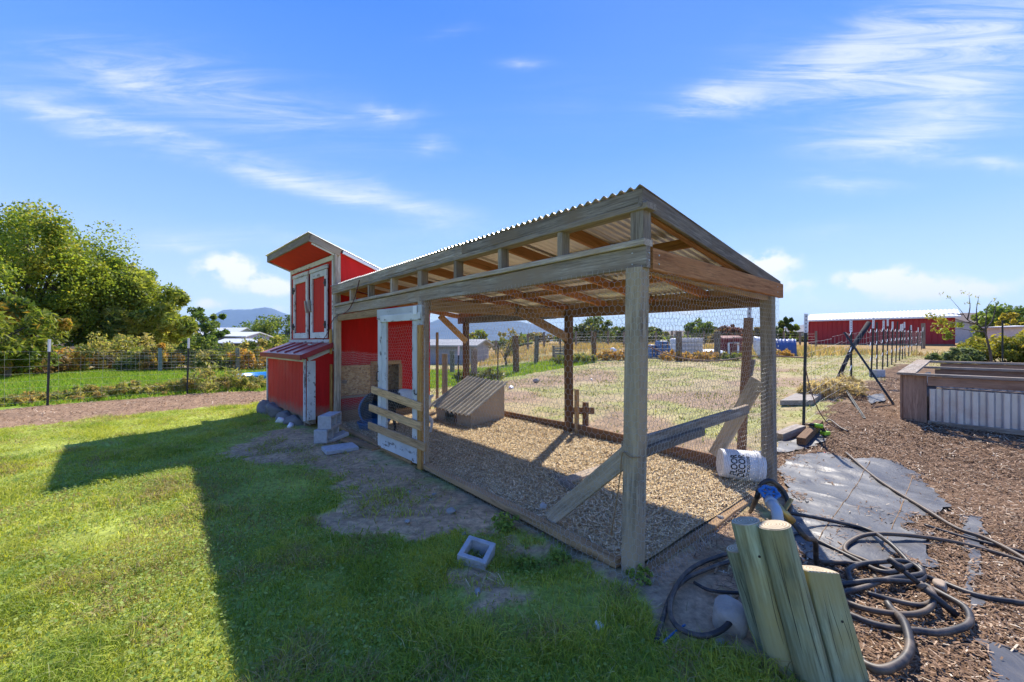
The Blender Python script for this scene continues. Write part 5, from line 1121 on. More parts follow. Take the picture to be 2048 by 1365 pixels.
# ------------------------------------------------------------------ steel stakes and wire fences
def tpost_mesh(h):
    mb = MB(); mb.box(-.019, .019, -.003, .003, 0, h); mb.box(-.003, .003, .003, .034, 0, h)
    for i in range(int(h/.055)): mb.box(-.006, .006, -.010, -.003, .05+i*.055, .07+i*.055)
    return mesh('stake', mb.V, mb.F, DKMET)
TP = tpost_mesh(1.85); _m = MB(); _m.box(-.023, .023, -.008, .006, 0, .28); _m.box(-.006, .006, .006, .037, 0, .28); TPW = mesh('white_top', _m.V, _m.F, WHITEM)
def tpost(base, top, parent=None, white=True, name='stake'):
    base, top = Vector(base), Vector(top); z = (top-base).normalized(); x = Vector((.9, -.4, 0)); x = (x-z*x.dot(z)).normalized(); y = z.cross(x); L = (top-base).length
    M = Matrix(((x.x, y.x, z.x, base.x), (x.y, y.y, z.y, base.y), (x.z, y.z, z.z, base.z), (0, 0, 0, 1)))
    o = place(bpy.data.objects.new(name, TP), M @ Matrix.Diagonal((1, 1, L/1.85, 1)), parent)
    if white: place(bpy.data.objects.new('white_top', TPW), M @ Matrix.Translation(Vector((0, 0, L-.27))), o)
    return o
def woven(pts, h0, h1, nh, vs, r, sag=.0, far=None):
    """fence wire along a ground polyline"""
    E = []
    for a, b in zip(pts, pts[1:]):
        a, b = Vector(a), Vector(b); L = (b-a).length; m = max(1, int(L/1.0))
        for k in range(nh):
            z = h0+(h1-h0)*k/(nh-1) if nh > 1 else h0
            for j in range(m):
                p, q = a.lerp(b, j/m), a.lerp(b, (j+1)/m); E.append(((p.x, p.y, p.z+z+random.gauss(0, sag)), (q.x, q.y, q.z+z+random.gauss(0, sag))))
        if vs:
            for j in range(int(L/vs)):
                p = a.lerp(b, (j+.5)*vs/L); E.append(((p.x, p.y, p.z+h0), (p.x+random.gauss(0, sag), p.y+random.gauss(0, sag), p.z+h1)))
    return wires(np.array(E), r)
fdir = Vector((.735, .678)); F0 = Vector((4.30, 6.0))
def fpt(d, off=0): p = F0+fdir*d+Vector((-fdir.y, fdir.x))*off; return Vector((p.x, p.y, th(p.x, p.y)))
def right_fence():
    t = empty('wire_fence', fpt(0), 'wire fence of dark steel stakes with white tops running toward the red barn', 'fence')
    dl = [0, 4.2, 7.3, 8.6, 9.98, 11.4, 12.8, 14.3, 15.9, 17.4, 18.9, 21, 23.6, 27.6, 33]
    for i, d in enumerate(dl):
        b = fpt(d); hgt = [1.66, 1.55, 1.6, 1.5, 1.55][i % 5] if i else 1.70; ln = Vector((random.gauss(.03, .05), random.gauss(0, .03), 0))
        if i == 0: ln = Vector((.04, 0, 0))
        tpost(b-Vector((0, 0, .12)), b+ln+Vector((0, 0, hgt)), t, white=i % 4 != 3)
    b = fpt(36); board('end_post', b-Vector((0, 0, .2)), b+Vector((0, 0, 1.9)), .22, .22, GREYD, t, n=3)
    V, Fc = woven([fpt(d) for d in (0, 4.2, 7.3, 12.8, 18.9, 27.6, 36)], .08, 1.25, 9, .32, .0018, .015); ob('fence_wire', V, Fc, WIRE, t, kind='stuff')
    # slack twisted tie wires
    for d in dl[1:]:
        b = fpt(d)
        for z in (.55, .95, 1.3):
            mb = MB(); mb.tube(crom([b+Vector((-.02, -.02, z)), b+Vector((-.12, -.12, z-.06)), b+Vector((-.25, -.24, z-.10)), b+Vector((-.5, -.46, z-.04))], 3), .006, 4); mb.build('tie_wire', WHITEM, t)
right_fence()
a = PX(1668, 754, 9.6); a.z = th(a.x, a.y)-.05; b = PX(1702, 700, 9.8); c = PX(1738, 646, 10.0)
tag(ob('leaning_pipe', *tubev([a, b, b.lerp(c, .35), c], [.042, .042, .055, .055], 12), plain('black_pipe', (.03, .03, .035), .85, spec=.15), smooth=True), 'thick black pipe leaning on the stake fence with its end bent up', 'pipe')
a = PX(1790, 792, 7.3); a.z = th(a.x, a.y)-.02; tag(tpost(a, PX(1688, 665, 8.3), None, False, 'leaning_stake'), 'dark steel stake leaning across the fence like a brace', 'stake')
a = G(1729, 838); tag(tpost(a+Vector((0, 0, .01)), G(1692, 792)+Vector((0, 0, .12)), None, False, 'fallen_stake'), 'dark steel stake fallen into the mulch before the raised bed', 'stake')
# old boards by the fence start
def end_posts():
    b = G(1487, 905); t = empty('gate_post', b, 'old brown plank post strapped to a white-topped stake beside the bucket', 'post')
    board('plank', b+Vector((-.03, 0, -.1)), Vector((PX(1497, 636, b.y).x, b.y, 1.74)), .10, .045, BROWNW, t, n=3, wob=.004); board('plank', Vector((b.x+.07, b.y+.05, .9)), Vector((b.x+.13, b.y+.05, 1.22)), .09, .03, GREY, t)
    tpost(b+Vector((.06, .10, -.1)), b+Vector((.135, .10, 1.84)), t)
end_posts()
w = [R(-.02, 2.40, .62), R(.8, 2.9, .60), fpt(0)+Vector((0, 0, .98))]; 
pts = crom([PX(1290, 690, 6.2), PX(1350, 714, 6.1), PX(1430, 722, 6.0), PX(1520, 712, 6.0), fpt(0)+Vector((0, 0, 1.06))], 8)
tag(ob('cable', *tubev(pts, .009, 6), WIRED, smooth=True), 'rusty cable sagging from the first fence stake behind the run', 'cable')
pts = crom([fpt(0)+Vector((.02, 0, .95)), fpt(0)+Vector((.10, -.05, .5)), fpt(0)+Vector((.25, -.1, .15)), fpt(0)+Vector((.45, -.2, .02))], 6); tag(ob('cable', *tubev(pts, .008, 6), WIRED, smooth=True), 'rusty cable end hanging down beside the first fence stake', 'cable')
pa, pb, pc, pd = G(1560, 812), G(1620, 783), G(1655, 790), G(1625, 812)
zz = lambda p: Vector((p.x, p.y, th(p.x, p.y)+.10)); V = [tuple(zz(x)) for x in (pa, pd, pc, pb)]+[tuple(zz(x)-Vector((0, 0, .09))) for x in (pa, pd, pc, pb)]
tag(ob('pallet_board', V, [(0, 1, 2, 3), (7, 6, 5, 4), (0, 4, 5, 1), (1, 5, 6, 2), (2, 6, 7, 3), (3, 7, 4, 0)], wood('pale_sheet_wood', (.34, .28, .22), (.60, .54, .46))), 'pale weathered sheet of wood lying by the first fence stake', 'board')
p = G(1808, 758); block('concrete_block', (p.x-.35, p.y+.4, th(p.x-.35, p.y+.4)), Euler((0, 0, .4)).to_matrix(), 'grey concrete block lying at the foot of the fence beside the raised bed')
b = R(5.6, 2.34, 1.90)
pts = crom([R(4.6, -.055, 2.35), R(4.75, -.07, 2.1), R(5.1, -.06, 1.92), R(5.7, -.07, 1.84), C(.05, -.10, 1.62), C(.25, -.12, 1.47)], 6)
cb = ob('power_cord', *tubev(pts, .006, 6), plain('dark_red_cord', (.10, .015, .015), .5), smooth=True); tag(cb, 'dark red power cord looping from the run beam to the nest box lid', 'cord')
p1, p2 = R(.1, 2.30, 1.84), R(-.02, .3, 1.2)
# ------------------------------------------------------------------ trees and shrubs
def leaves(C_, rad, n, size, cols, seed, wts=None, flat=.0, shape=1.6):
    """leaf quads in gaussian clumps around the centres C_"""
    r = np.random.default_rng(seed); C_ = np.asarray(C_); rad = np.asarray(rad); k = r.integers(len(C_), size=n)
    d = r.normal(size=(n, 3)); d /= np.linalg.norm(d, axis=1, keepdims=True); d *= (r.random((n, 1))**.45)*rad[k][:, None]; d[:, 2] *= 1-flat*.5
    P = C_[k]+d; s = size*(.6+.8*r.random(n))
    a = r.normal(size=(n, 3)); a /= np.linalg.norm(a, axis=1, keepdims=True); b = np.cross(a, r.normal(size=(n, 3))); b /= np.linalg.norm(b, axis=1, keepdims=True)
    a *= (s*shape/2)[:, None]; b *= (s/2)[:, None]
    V = np.stack([P-a, P+b, P+a, P-b], 1).reshape(-1, 3)
    cols = np.array(cols); clump = r.choice(len(cols), len(C_), p=wts); pick_ = np.where(r.random(n) < .62, clump[k], r.choice(len(cols), n, p=wts))
    col = cols[pick_]*(.72+.56*r.random((n, 1))); return V, np.arange(4*n).reshape(n, 4), np.repeat(col[:, None], 4, 1).reshape(-1, 3)
BARK = wood('bark', (.055, .042, .033), (.20, .165, .135), axis=2, gs=.5)
def tree(name, base, h, rx, rz, ncl, nlf, size, cols, label, group=None, seed=1, trunk_h=.3, wts=None, crad=.26, cz=None, shape=1.6, cat='tree', ry=None):
    r = random.Random(seed); base = Vector(base); t = empty(name, base, label, cat, group); ry = ry or rx
    cz = cz if cz is not None else h-rz; Cs, Rs = [], []
    for i in range(ncl):
        while True:
            v = Vector((r.uniform(-1, 1), r.uniform(-1, 1), r.uniform(-1, 1)))
            if .30 < v.length < 1: break
        v = v.normalized()*(v.length**.5); lump = 1+.22*math.sin(3*math.atan2(v.y, v.x)+seed)+.12*math.sin(7*v.z+seed*2)
        p = base+Vector((v.x*rx*lump, v.y*ry*lump, cz+v.z*rz*(1+.10*math.sin(5*v.x+seed))))
        if p.z < base.z+.12*h*(1 if trunk_h > .1 else .2): p.z = base.z+.12*h+r.random()*.2*h
        Cs.append(p); Rs.append(crad*rx*r.uniform(.55, 1.25))
    mb = MB(); th_ = trunk_h*h; R0 = max(.03, .026*h)
    fork = base+Vector((r.uniform(-.1, .1)*rx, r.uniform(-.1, .1)*rx, th_)); mb.tube(crom([base-Vector((0, 0, .15)), base.lerp(fork, .5)+Vector((r.uniform(-.03, .03)*h, 0, 0)), fork], 4), [R0*(1.25-.45*i/8) for i in range(9)], 8)
    mb.build('trunk', BARK, t, True)
    for i in range(min(14, ncl)):
        c = Cs[i*ncl//14 if ncl >= 14 else i]; mid = fork.lerp(c, .5)+Vector((0, 0, .06*h)); m2 = MB(); pts = crom([fork-Vector((0, 0, .04*h)), mid, c], 4)
        m2.tube(pts, [R0*.55*(1-.85*j/(len(pts)-1)) for j in range(len(pts))], 6); m2.build('limb', BARK, t, True)
    V, Fc, C_ = leaves([tuple(c) for c in Cs], Rs, nlf, size, cols, seed, wts, shape=shape); ob('crown', V, Fc, LEAFM, t, col=C_)
    return t
def shrub(base, rx, h, n, size, cols, label, group=None, seed=1, ry=None, shape=2.2, wispy=.0, cat='shrub', name='shrub'):
    r = random.Random(seed); base = Vector(base); t = empty(name, base, label, cat, group); ry = ry or rx; Cs, Rs = [], []; mb = MB()
    for i in range(26):
        a = r.random()*6.28; q = r.random()**.5; z = h*(.18+.75*r.random()*(1-.55*q*q)); p = base+Vector((math.cos(a)*q*rx, math.sin(a)*q*ry, z)); Cs.append(p); Rs.append(.30*min(rx, h)*r.uniform(.5, 1.1))
        if i < 12: mb.tube([base+Vector((r.uniform(-.1, .1)*rx, r.uniform(-.1, .1)*ry, -.05)), base.lerp(p, .6)+Vector((0, 0, .1*h)), p], [.014*h, .009*h, .003*h], 5)
    mb.build('stems', BARK, t, True)
    V, Fc, C_ = leaves([tuple(c) for c in Cs], Rs, n, size, cols, seed, shape=shape); ob('foliage', V, Fc, LEAFM, t, col=C_); return t
YG = [(.27, .35, .045), (.36, .40, .05), (.18, .26, .04), (.46, .42, .06), (.12, .18, .03)]
DG = [(.11, .18, .04), (.16, .23, .05), (.085, .14, .035), (.21, .26, .06)]
CON = [(.28, .34, .05), (.35, .39, .07), (.18, .24, .045), (.41, .40, .10)]
def at(u, Y): x = (u-1024)/F*Y; return Vector((x, Y, th(x, Y)))
def left_side():
    tree('cottonwood_tree', at(40, 24), 9.1, 4.6, 3.7, 95, 50000, .095, YG, 'tallest yellowing leafy tree beyond the left field', seed=11, trunk_h=.22, wts=[.3, .27, .2, .13, .1])
    tree('cottonwood_tree', at(165, 26), 7.5, 3.2, 3.3, 80, 36000, .095, YG, 'broad leafy tree with bare twigs on its crown beside the tallest tree', seed=12, trunk_h=.22, crad=.21, wts=[.34, .2, .28, .08, .1])
    tree('cottonwood_tree', at(-130, 23), 9.4, 4.2, 4.0, 60, 20000, .12, YG, 'yellowing leafy tree at the edge of the tree row', seed=13, trunk_h=.2, wts=[.3, .27, .2, .13, .1])
    tree('tamarisk_tree', at(296, 28), 5.9, 2.6, 2.7, 64, 17000, .12, CON, 'feathery light green evergreen tree at the end of the leafy row', seed=14, trunk_h=.15, shape=3.2, crad=.24)
    tree('tamarisk_tree', at(230, 27), 6.3, 2.6, 2.9, 50, 12000, .12, DG+CON, 'darker feathery evergreen tree between the leafy trees', seed=15, trunk_h=.15, shape=3.2)
    tree('locust_tree', at(-10, 15.5), 3.1, 1.8, 1.3, 55, 11000, .075, [(.15, .21, .03), (.22, .25, .045), (.40, .26, .04), (.09, .14, .025)], 'low lacy tree with orange tips before the tall trees', seed=16, trunk_h=.3, shape=3.0, wts=[.4, .3, .12, .18])
    tree('spruce_tree', at(408, 44), 4.9, 1.9, 2.2, 40, 6000, .17, DG, 'dark round evergreen tree behind the white shed', seed=17, trunk_h=.15)
    tree('poplar_tree', at(560, 60), 4.8, 4.0, 2.3, 40, 6000, .2, DG+[(.15, .18, .05)], 'dark evergreen clump behind the red coop', seed=18, trunk_h=.15)
    tree('poplar_tree', at(500, 64), 3.6, 4.0, 1.6, 40, 5000, .2, DG+[(.15, .18, .05)], 'low dark evergreen clump in front of the far mountain', seed=19, trunk_h=.15)
    SH = [(.28, .31, .07), (.38, .36, .10), (.19, .23, .06), (.45, .38, .14)]; OR = [(.54, .31, .06), (.62, .38, .09), (.36, .31, .08), (.26, .29, .07)]
    for i, (u, Y, rx, h, cols, lb) in enumerate([(255, 20.5, 1.7, 2.3, SH, 'large yellow green shrub behind the far wire fence'), (150, 19.5, 1.3, 1.15, OR, 'orange shrub between the far fence posts by the tent'), (325, 20, .8, 1.35, OR, 'bright orange shrub next to the grey green fence post'),
            (410, 21, 1.2, 1.9, DG, 'dark leafy shrub before the white shed'), (440, 20.5, 1.2, 1.3, SH, 'low olive shrub before the purple shed wall'), (505, 20.5, 1.1, 1.1, OR, 'low golden shrub beside the dark fence post'), (535, 23, 1.3, 2.1, DG+SH, 'tall leafy shrub half hidden by the nest box'),
            (360, 22, 1.2, 1.5, SH, 'olive shrub behind the orange shrub'), (60, 17.5, 1.2, 1.2, [(.24, .16, .08), (.30, .2, .09), (.14, .15, .05)], 'reddish brown vine shrub covering the rail fence'), (200, 21.5, 1.5, 1.3, SH+OR, 'mixed olive shrub left of the large shrub'), (285, 20, 1.1, 1.0, CON, 'low feathery shrub under the large shrub'), (-60, 18, 1.6, 1.6, SH, 'olive shrub at the corner of the rail fence')]):
        shrub(at(u, Y), rx, h, 3600, .075, cols, lb, seed=30+i)
    WD = [(.36, .33, .10), (.25, .29, .07), (.48, .34, .13), (.40, .37, .15), (.19, .24, .05)]
    for i, (u, v, rx, h) in enumerate([(20, 812, .75, .42), (75, 806, .6, .38), (150, 803, .7, .34), (205, 798, .6, .45), (255, 794, .65, .50), (310, 791, .6, .5), (360, 788, .55, .6), (410, 786, .7, .85), (455, 783, .75, .72), (505, 781, .7, .5), (-50, 816, .8, .45)]):
        p = G(u, v); shrub((p.x-.15, p.y+.5, p.z), rx, h*(.45+.45*((i*7) % 5)/4), 1200, .030, WD, 'tangled dry weed clump growing along the left wire fence', 'weeds along the left fence', seed=60+i, shape=5., name='weed_clump', cat='weed')
left_side()
def left_fences():
    A = [G(-200, 838), G(93, 812), G(373, 788), G(560, 776)]
    t = empty('wire_fence', A[1], 'thin wire fence on two steel stakes along the bark strip', 'fence')
    for i in (1, 2):
        p = A[i]; tpost(p-Vector((0, 0, .1)), p+Vector((.05, 0, 1.48 if i == 1 else 1.52)), t)
    tpost(A[0]-Vector((0, 0, .1)), A[0]+Vector((0, 0, 1.45)), t)
    V, Fc = woven(A, .1, 1.2, 8, .35, .0014, .012); ob('fence_wire', V, Fc, WIRE, t, kind='stuff')
    B = [at(-60, 18.8), at(108, 18.8), at(320, 19.2), at(475, 19.6), at(620, 20)]
    t = empty('wire_fence', B[1], 'woven wire fence on timber posts at the far side of the green field', 'fence')
    FP = wood('grey_green_post', (.12, .15, .13), (.28, .33, .30), axis=0)
    for i, p in enumerate(B[1:4]): board('post', p-Vector((0, 0, .2)), p+Vector((0, 0, 1.12)), .17 if i < 1 else .13, .15, FP if i < 2 else GREYD, t)
    V, Fc = woven(B, .05, .92, 7, .2, .004, .01); ob('fence_wire', V, Fc, WIRE, t, kind='stuff')
    # split rail fence
    Cc = [at(-90, 14.8), at(16, 16.0), at(58, 18.5), at(92, 20.5)]
    t = empty('rail_fence', Cc[1], 'old split rail fence overgrown with vines left of the field', 'fence')
    for p in Cc: board('post', p-Vector((0, 0, .2)), p+Vector((0, 0, 1.0)), .15, .15, GREYD, t, n=2, wob=.01)
    for a, b in zip(Cc, Cc[1:]):
        for z in (.28, .58, .86): board('rail', a+Vector((0, 0, z+random.gauss(0, .03))), b+Vector((0, 0, z+random.gauss(0, .03))), .05, .11, TANW, t, n=2, wob=.01)
    p = at(535, 15.2); V, Fc = lathe([(0, .02), (.9, .02), (.95, .22), (1.0, .24), (1.0, .20), (.98, 0), (0, 0)], 32); tag(ob('wading_pool', V, Fc, plain('pool_blue', (.04, .28, .62), .3), None, Matrix.Translation(p), True), 'round bright blue wading pool on the grass behind the coop', 'wading pool')
left_fences()
# ------------------------------------------------------------------ buildings
def house(u, Y, w, d, hw, hr, wall, roof, label, yaw=0., name='house', cat='house', gable='x', windows=2, dz=0., ribs=0, door=False, over=.3, z=None):
    b = at(u, Y); b.z = (b.z if z is None else z)+dz; t = empty(name, b, label, cat, rz=yaw); M = WM[t]
    V = [(-w/2, -d/2, -.3), (w/2, -d/2, -.3), (w/2, d/2, -.3), (-w/2, d/2, -.3), (-w/2, -d/2, hw), (w/2, -d/2, hw), (w/2, d/2, hw), (-w/2, d/2, hw)]
    Fc = [(0, 1, 5, 4), (1, 2, 6, 5), (2, 3, 7, 6), (3, 0, 4, 7)]
    if gable == 'x': V += [(-w/2, 0, hw+hr-.02), (w/2, 0, hw+hr-.02)]; Fc += [(5, 6, 9), (7, 4, 8)]
    ob('wall', V, Fc, wall, t, M)
    o = over; tk = .1
    for s in (-1, 1):
        if gable == 'x': q = [(-w/2-o, s*(d/2+o), hw-hr*o/(d/2)), (w/2+o, s*(d/2+o), hw-hr*o/(d/2)), (w/2+o, 0, hw+hr), (-w/2-o, 0, hw+hr)]
        else: q = [(-w/2-o, s*(d/2+o), hw), (w/2+o, s*(d/2+o), hw), (w/4, 0, hw+hr), (-w/4, 0, hw+hr)]
        ob('roof', q+[(a, b_, c+tk) for a, b_, c in q], [(0, 1, 2, 3), (7, 6, 5, 4), (0, 4, 5, 1), (1, 5, 6, 2), (2, 6, 7, 3), (3, 7, 4, 0)], roof, t, M)
    if gable != 'x':
        for s in (-1, 1):
            q = [(s*(w/2+o), -(d/2+o), hw), (s*(w/2+o), d/2+o, hw), (s*w/4, 0, hw+hr)]; ob('roof', q+[(a, b_, c+tk) for a, b_, c in q], [(0, 1, 2), (5, 4, 3), (0, 3, 4, 1), (1, 4, 5, 2), (2, 5, 3, 0)], roof, t, M)
    for i in range(windows):
        x = -w/2+w*(i+.5)/windows; wf = ob('window', *boxv(x-.6, x+.6, -d/2-.05, -d/2, .9, 2.0), WHITEM, t, M); ob('pane', *boxv(x-.5, x+.5, -d/2-.06, -d/2-.051, 1.0, 1.9), GLASS, wf, M)
    if door: dd = ob('door', *boxv(-.5, .5, -d/2-.05, -d/2, 0, 2.0), WHITEM, t, M); ob('door_panel', *boxv(-.35, .35, -d/2-.06, -d/2-.051, .15, 1.8), plain('dark_red_panel', (.25, .02, .02), .7), dd, M)
    return t
GLASS = plain('window_glass', (.05, .06, .08), .1, spec=.8); BEIGE = plain('beige_stucco', (.50, .42, .33), .9); GREYW = plain('grey_siding', (.42, .43, .45), .8); WHITEW = plain('white_siding', (.72, .72, .74), .7); BROWNR = plain('brown_shingle', (.16, .12, .10), .9, var=.25, scale=2); GREYR = plain('grey_shingle', (.20, .20, .21), .9, var=.25, scale=2); WROOF = plain('white_metal_roof', (.64, .65, .66), .5); LAV = plain('lavender_siding', (.45, .45, .62), .7); BARNR = plain('barn_red', (.36, .022, .025), .6, var=.12, scale=.6, stretch=(5, 5, .3))
def barn():
    A = Vector((33.6, 46, 0)); B = Vector((41.6, 38.2, 0)); x = (B-A).normalized(); L = (B-A).length; n = Vector((x.y, -x.x, 0)); n = n if n.y < 0 else -n; back = -n
    A.z = B.z = th(A.x, A.y)-.08; hw = 2.72; t = empty('red_barn', (A+B)/2, 'long red metal barn with a white ribbed roof beyond the stake fence', 'barn')
    M = frame_z(A, x); V, Fc = grooved(L, hw, .42, .10, .03, .05); ob('front_wall', V, Fc, BARNR, t, M)
    D = 8.; V, Fc = grooved(D, hw, .42, .10, .03, .05); ob('side_wall', V, Fc, BARNR, t, frame_z(B, back)); ob('side_wall', V, Fc, BARNR, t, frame_z(A+back*D, -back))
    V, Fc = grooved(L, hw, .42, .10, .03, .05); ob('back_wall', V, Fc, BARNR, t, frame_z(B+back*D, -x))
    hr = .95; q = lambda a, b, z: A+x*a+back*b+Vector((0, 0, z))
    for s, b0 in ((1, -.35), (-1, D+.35)):
        e0 = q(-.4, b0, hw+.02); r0 = q(-.4, D/2, hw+hr); y = (r0-e0); Ls = y.length; y.normalize(); z = x.cross(y); V, Fc = corr(L+.8, Ls, .30, .014, 6, ny=1, th_=.01)
        ob('roof', V, Fc, WROOF, t, Matrix(((x.x, y.x, z.x, e0.x), (x.y, y.y, z.y, e0.y), (x.z, y.z, z.z, e0.z), (0, 0, 0, 1))))
    for a in (0, L): ob('gable', [tuple(q(a, 0, hw)), tuple(q(a, D, hw)), tuple(q(a, D/2, hw+hr-.05))], [(0, 1, 2)], BARNR, t)
    board('eave_trim', q(-.4, -.42, hw-.0), q(L+.4, -.42, hw), .08, .16, WHITEM, t); board('base_trim', q(0, -.06, .06), q(L, -.06, .06), .06, .2, GREYD, t)
    for a in (0, L): board('corner_trim', q(a, -.06, 0), q(a, -.06, hw-.1), .06, .12, BARNR, t)
barn()
house(455, 47, 7.0, 4.5, 1.95, .45, LAV, WROOF, 'white roofed lavender shed beyond the left shrubs', name='shed', cat='shed', windows=0, z=0.)
house(425, 56, 9, 5, 2.2, .9, WHITEW, WROOF, 'white shed with a bright metal roof behind the lavender shed', name='shed', cat='shed', windows=0, z=.1)
house(490, 42, 3.6, 3, 1.25, .35, plain('dark_board', (.17, .15, .16), .8, stretch=(6, 1, .2)), plain('light_roof', (.62, .63, .65), .5), 'low dark board shed with light roof beside the lavender shed', name='shed', cat='shed', windows=0, z=0.)
house(30, 46, 15, 6, 1.6, .9, plain('dim_brown', (.20, .14, .11), .8), BROWNR, 'brown house mostly hidden under the tall trees', windows=3, z=0.)
def pergola():
    b = at(145, 33); b.z = 0; t = empty('patio_cover', b, 'white flat patio cover standing under the tall trees', 'patio cover')
    for x in (-2.4, 2.4):
        for y in (-1.2, 1.2): board('post', b+Vector((x, y, -.1)), b+Vector((x, y, 1.6)), .16, .16, WHITEM, t)
    for i in range(9): board('slat', b+Vector((-2.7, -1.4+.35*i, 1.72)), b+Vector((2.7, -1.4+.35*i, 1.72)), .3, .06, WHITEM, t)
    b2 = at(176, 27); b2.z = 0; t2 = empty('canopy_tent', b2, 'small bright blue canopy tent by the patio cover', 'canopy'); BL = plain('blue_canvas', (.03, .22, .62), .6)
    for x in (-.6, .6):
        for y in (-.6, .6): board('pole', b2+Vector((x, y, -.1)), b2+Vector((x, y, 1.25)), .05, .05, WHITEM, t2)
    V = [(-.75, -.75, 1.25), (.75, -.75, 1.25), (.75, .75, 1.25), (-.75, .75, 1.25), (0, 0, 1.72), (-.75, -.75, 1.12), (.75, -.75, 1.12), (.75, .75, 1.12), (-.75, .75, 1.12)]
    ob('canvas', V, [(0, 1, 4), (1, 2, 4), (2, 3, 4), (3, 0, 4), (0, 5, 6, 1), (1, 6, 7, 2), (2, 7, 8, 3), (3, 8, 5, 0)], BL, t2, WM[t2])
    board('curtain', b2+Vector((.58, -.5, .6)), b2+Vector((.58, .3, .6)), .03, 1.1, BL, t2)
pergola()
# ------------------------------------------------------------------ pasture furniture
def pasture():
    PT = [(1033, 15.6, 1.42), (1072, 19, 1.3), (1187, 18.5, 1.25), (1357, 17.2, 1.22), (1434, 17.6, 1.22), (905, 18, 1.0), (948, 13.5, 1.1)]
    pts = []
    t = empty('pasture_fence', at(1033, 15.6), 'line of thick timber posts and wire across the pasture behind the run', 'fence')
    for i, (u, Y, h) in enumerate(PT):
        p = at(u, Y); pts.append(p); board('post', p-Vector((0, 0, .25)), p+Vector((random.gauss(0, .03), 0, h)), .22 if i in (0, 3, 4) else .17, .18, BROWNW if i in (0, 2) else GREYD, t, n=3, wob=.008, ch=.03)
    order = sorted(pts, key=lambda p: p.x); V, Fc = woven(order, .1, 1.05, 6, .3, .0022, .015); ob('fence_wire', V, Fc, WIRE, t, kind='stuff')
    for u, Y in ((995, 12.5), (1120, 17.6), (916, 12.0)):
        p = at(u, Y); tpost(p-Vector((0, 0, .1)), p+Vector((.02, 0, 1.25)), t, white=(u == 916))
    # far post rows
    t = empty('far_fence', at(1200, 36), 'row of thin grey posts across the dry grass far out', 'fence'); fp = []
    for i in range(22):
        p = at(960+i*32, 34+(i % 3)*1.5); fp.append(p); board('post', p-Vector((0, 0, .2)), p+Vector((0, 0, 1.25+.15*random.random())), .14, .14, GREYD, t)
    V, Fc = woven(fp, .4, 1.1, 4, 0, .005, .0); ob('fence_wire', V, Fc, WIRE, t, kind='stuff')
    # tote
    p = at(1372, 19.0); t = empty('water_tote', p, 'white cube water tote in a wire cage on a pallet', 'water tote'); M = frame_z(p, (1, .05))
    o = ob('tank', *boxv(-.58, .58, -.48, .48, .14, .92), plain('milky_plastic', (.74, .70, .67), .5), t, M); bv = o.modifiers.new('b', 'BEVEL'); bv.width = .08; bv.segments = 3
    E = [((x, -.52, .14), (x, -.52, .95)) for x in np.linspace(-.6, .6, 9)]+[((-.6, -.52, z), (.6, -.52, z)) for z in np.linspace(.2, .92, 5)]+[((.6, y, .14), (.6, y, .95)) for y in np.linspace(-.52, .52, 6)]
    V, Fc = wires(np.array(E), .012); ob('cage', V, Fc, WIRE, t, M)
    for x in (-.5, 0, .5): ob('pallet_foot', *boxv(x-.09, x+.09, -.5, .5, -.05, .14), TANW, t, M)
    # blue bins
    for i, (u, Y, w_, h) in enumerate([(1326, 18.6, .52, .80), (1304, 18.9, .36, .62)]):
        p = at(u, Y); lb = ['large blue plastic tank with a sloped top in the pasture', 'smaller blue plastic barrel left of the sloped tank'][i]; t = empty('plastic_tank', p, lb, 'tank')
        V = [(-w_/2, -.3, 0), (w_/2, -.3, 0), (w_/2, .3, 0), (-w_/2, .3, 0), (-w_/2, -.3, h), (w_/2-.12, -.3, h), (w_/2-.12, .3, h), (-w_/2, .3, h), (w_/2, -.3, h*.55), (w_/2, .3, h*.55)]
        o = ob('body', V, [(0, 1, 8, 5, 4), (1, 2, 9, 8), (8, 9, 6, 5), (2, 3, 7, 6, 9), (3, 0, 4, 7), (4, 5, 6, 7), (3, 2, 1, 0)], BLUEP2, t, WM[t]); bv = o.modifiers.new('b', 'BEVEL'); bv.width = .05; bv.segments = 2
        ob('stand', *boxv(-w_/2, w_/2, -.28, .28, -.1, .0), GREYW, t, WM[t])
        for x in (-w_/4, w_/6): ob('band', *boxv(x-.02, x+.02, -.315, -.295, .02, h-.05), BROWNW, t, WM[t])
    # small red shed
    house(1457, 21, .95, .8, .82, .12, plain('maroon_board', (.16, .03, .035), .8), plain('maroon_roof', (.20, .04, .05), .7), 'small maroon animal hut with a white door frame in the pasture', name='animal_hut', cat='hut', windows=0, over=.06)
    p = at(1457, 21); b = p+Vector((.02, -.41, 0)); hut = [o for o in COL.objects if o.name.startswith('animal_hut')][0]
    for a, c in (((-.24, -.02, .0), (-.24, -.02, .68)), ((.24, -.02, .0), (.24, -.02, .68)), ((-.285, -.03, .66), (.285, -.03, .66))): board('door_frame', b+Vector(a), b+Vector(c), .09, .03, WHITEM, hut, up=(0, -1, 0) if a[0] == c[0] else (0, 0, 1))
    # blue ribbed shelter
    p = at(1563, 21.5); t = empty('livestock_shelter', p, 'blue ribbed plastic livestock shelter with an arched end in the pasture', 'shelter'); n = 30; V = []; Fc = []
    ax = Vector((.86, -.50, 0)); sd_ = Vector((.5, .86, 0))
    for i in range(n+1):
        f = i/n; rib = .02*math.sin(f*math.pi*2*7)
        for j in range(13):
            a = math.pi*j/12; V.append(tuple(ax*(-.62+1.24*f)+sd_*(math.cos(a)*(.55+rib))+Vector((0, 0, math.sin(a)**.7*(.86+rib)))))
    for i in range(n):
        for j in range(12): a = i*13+j; Fc.append((a, a+1, a+14, a+13))
    ob('shell', V, Fc, plain('blue_ribbed', (.06, .11, .27), .5), t, WM[t])
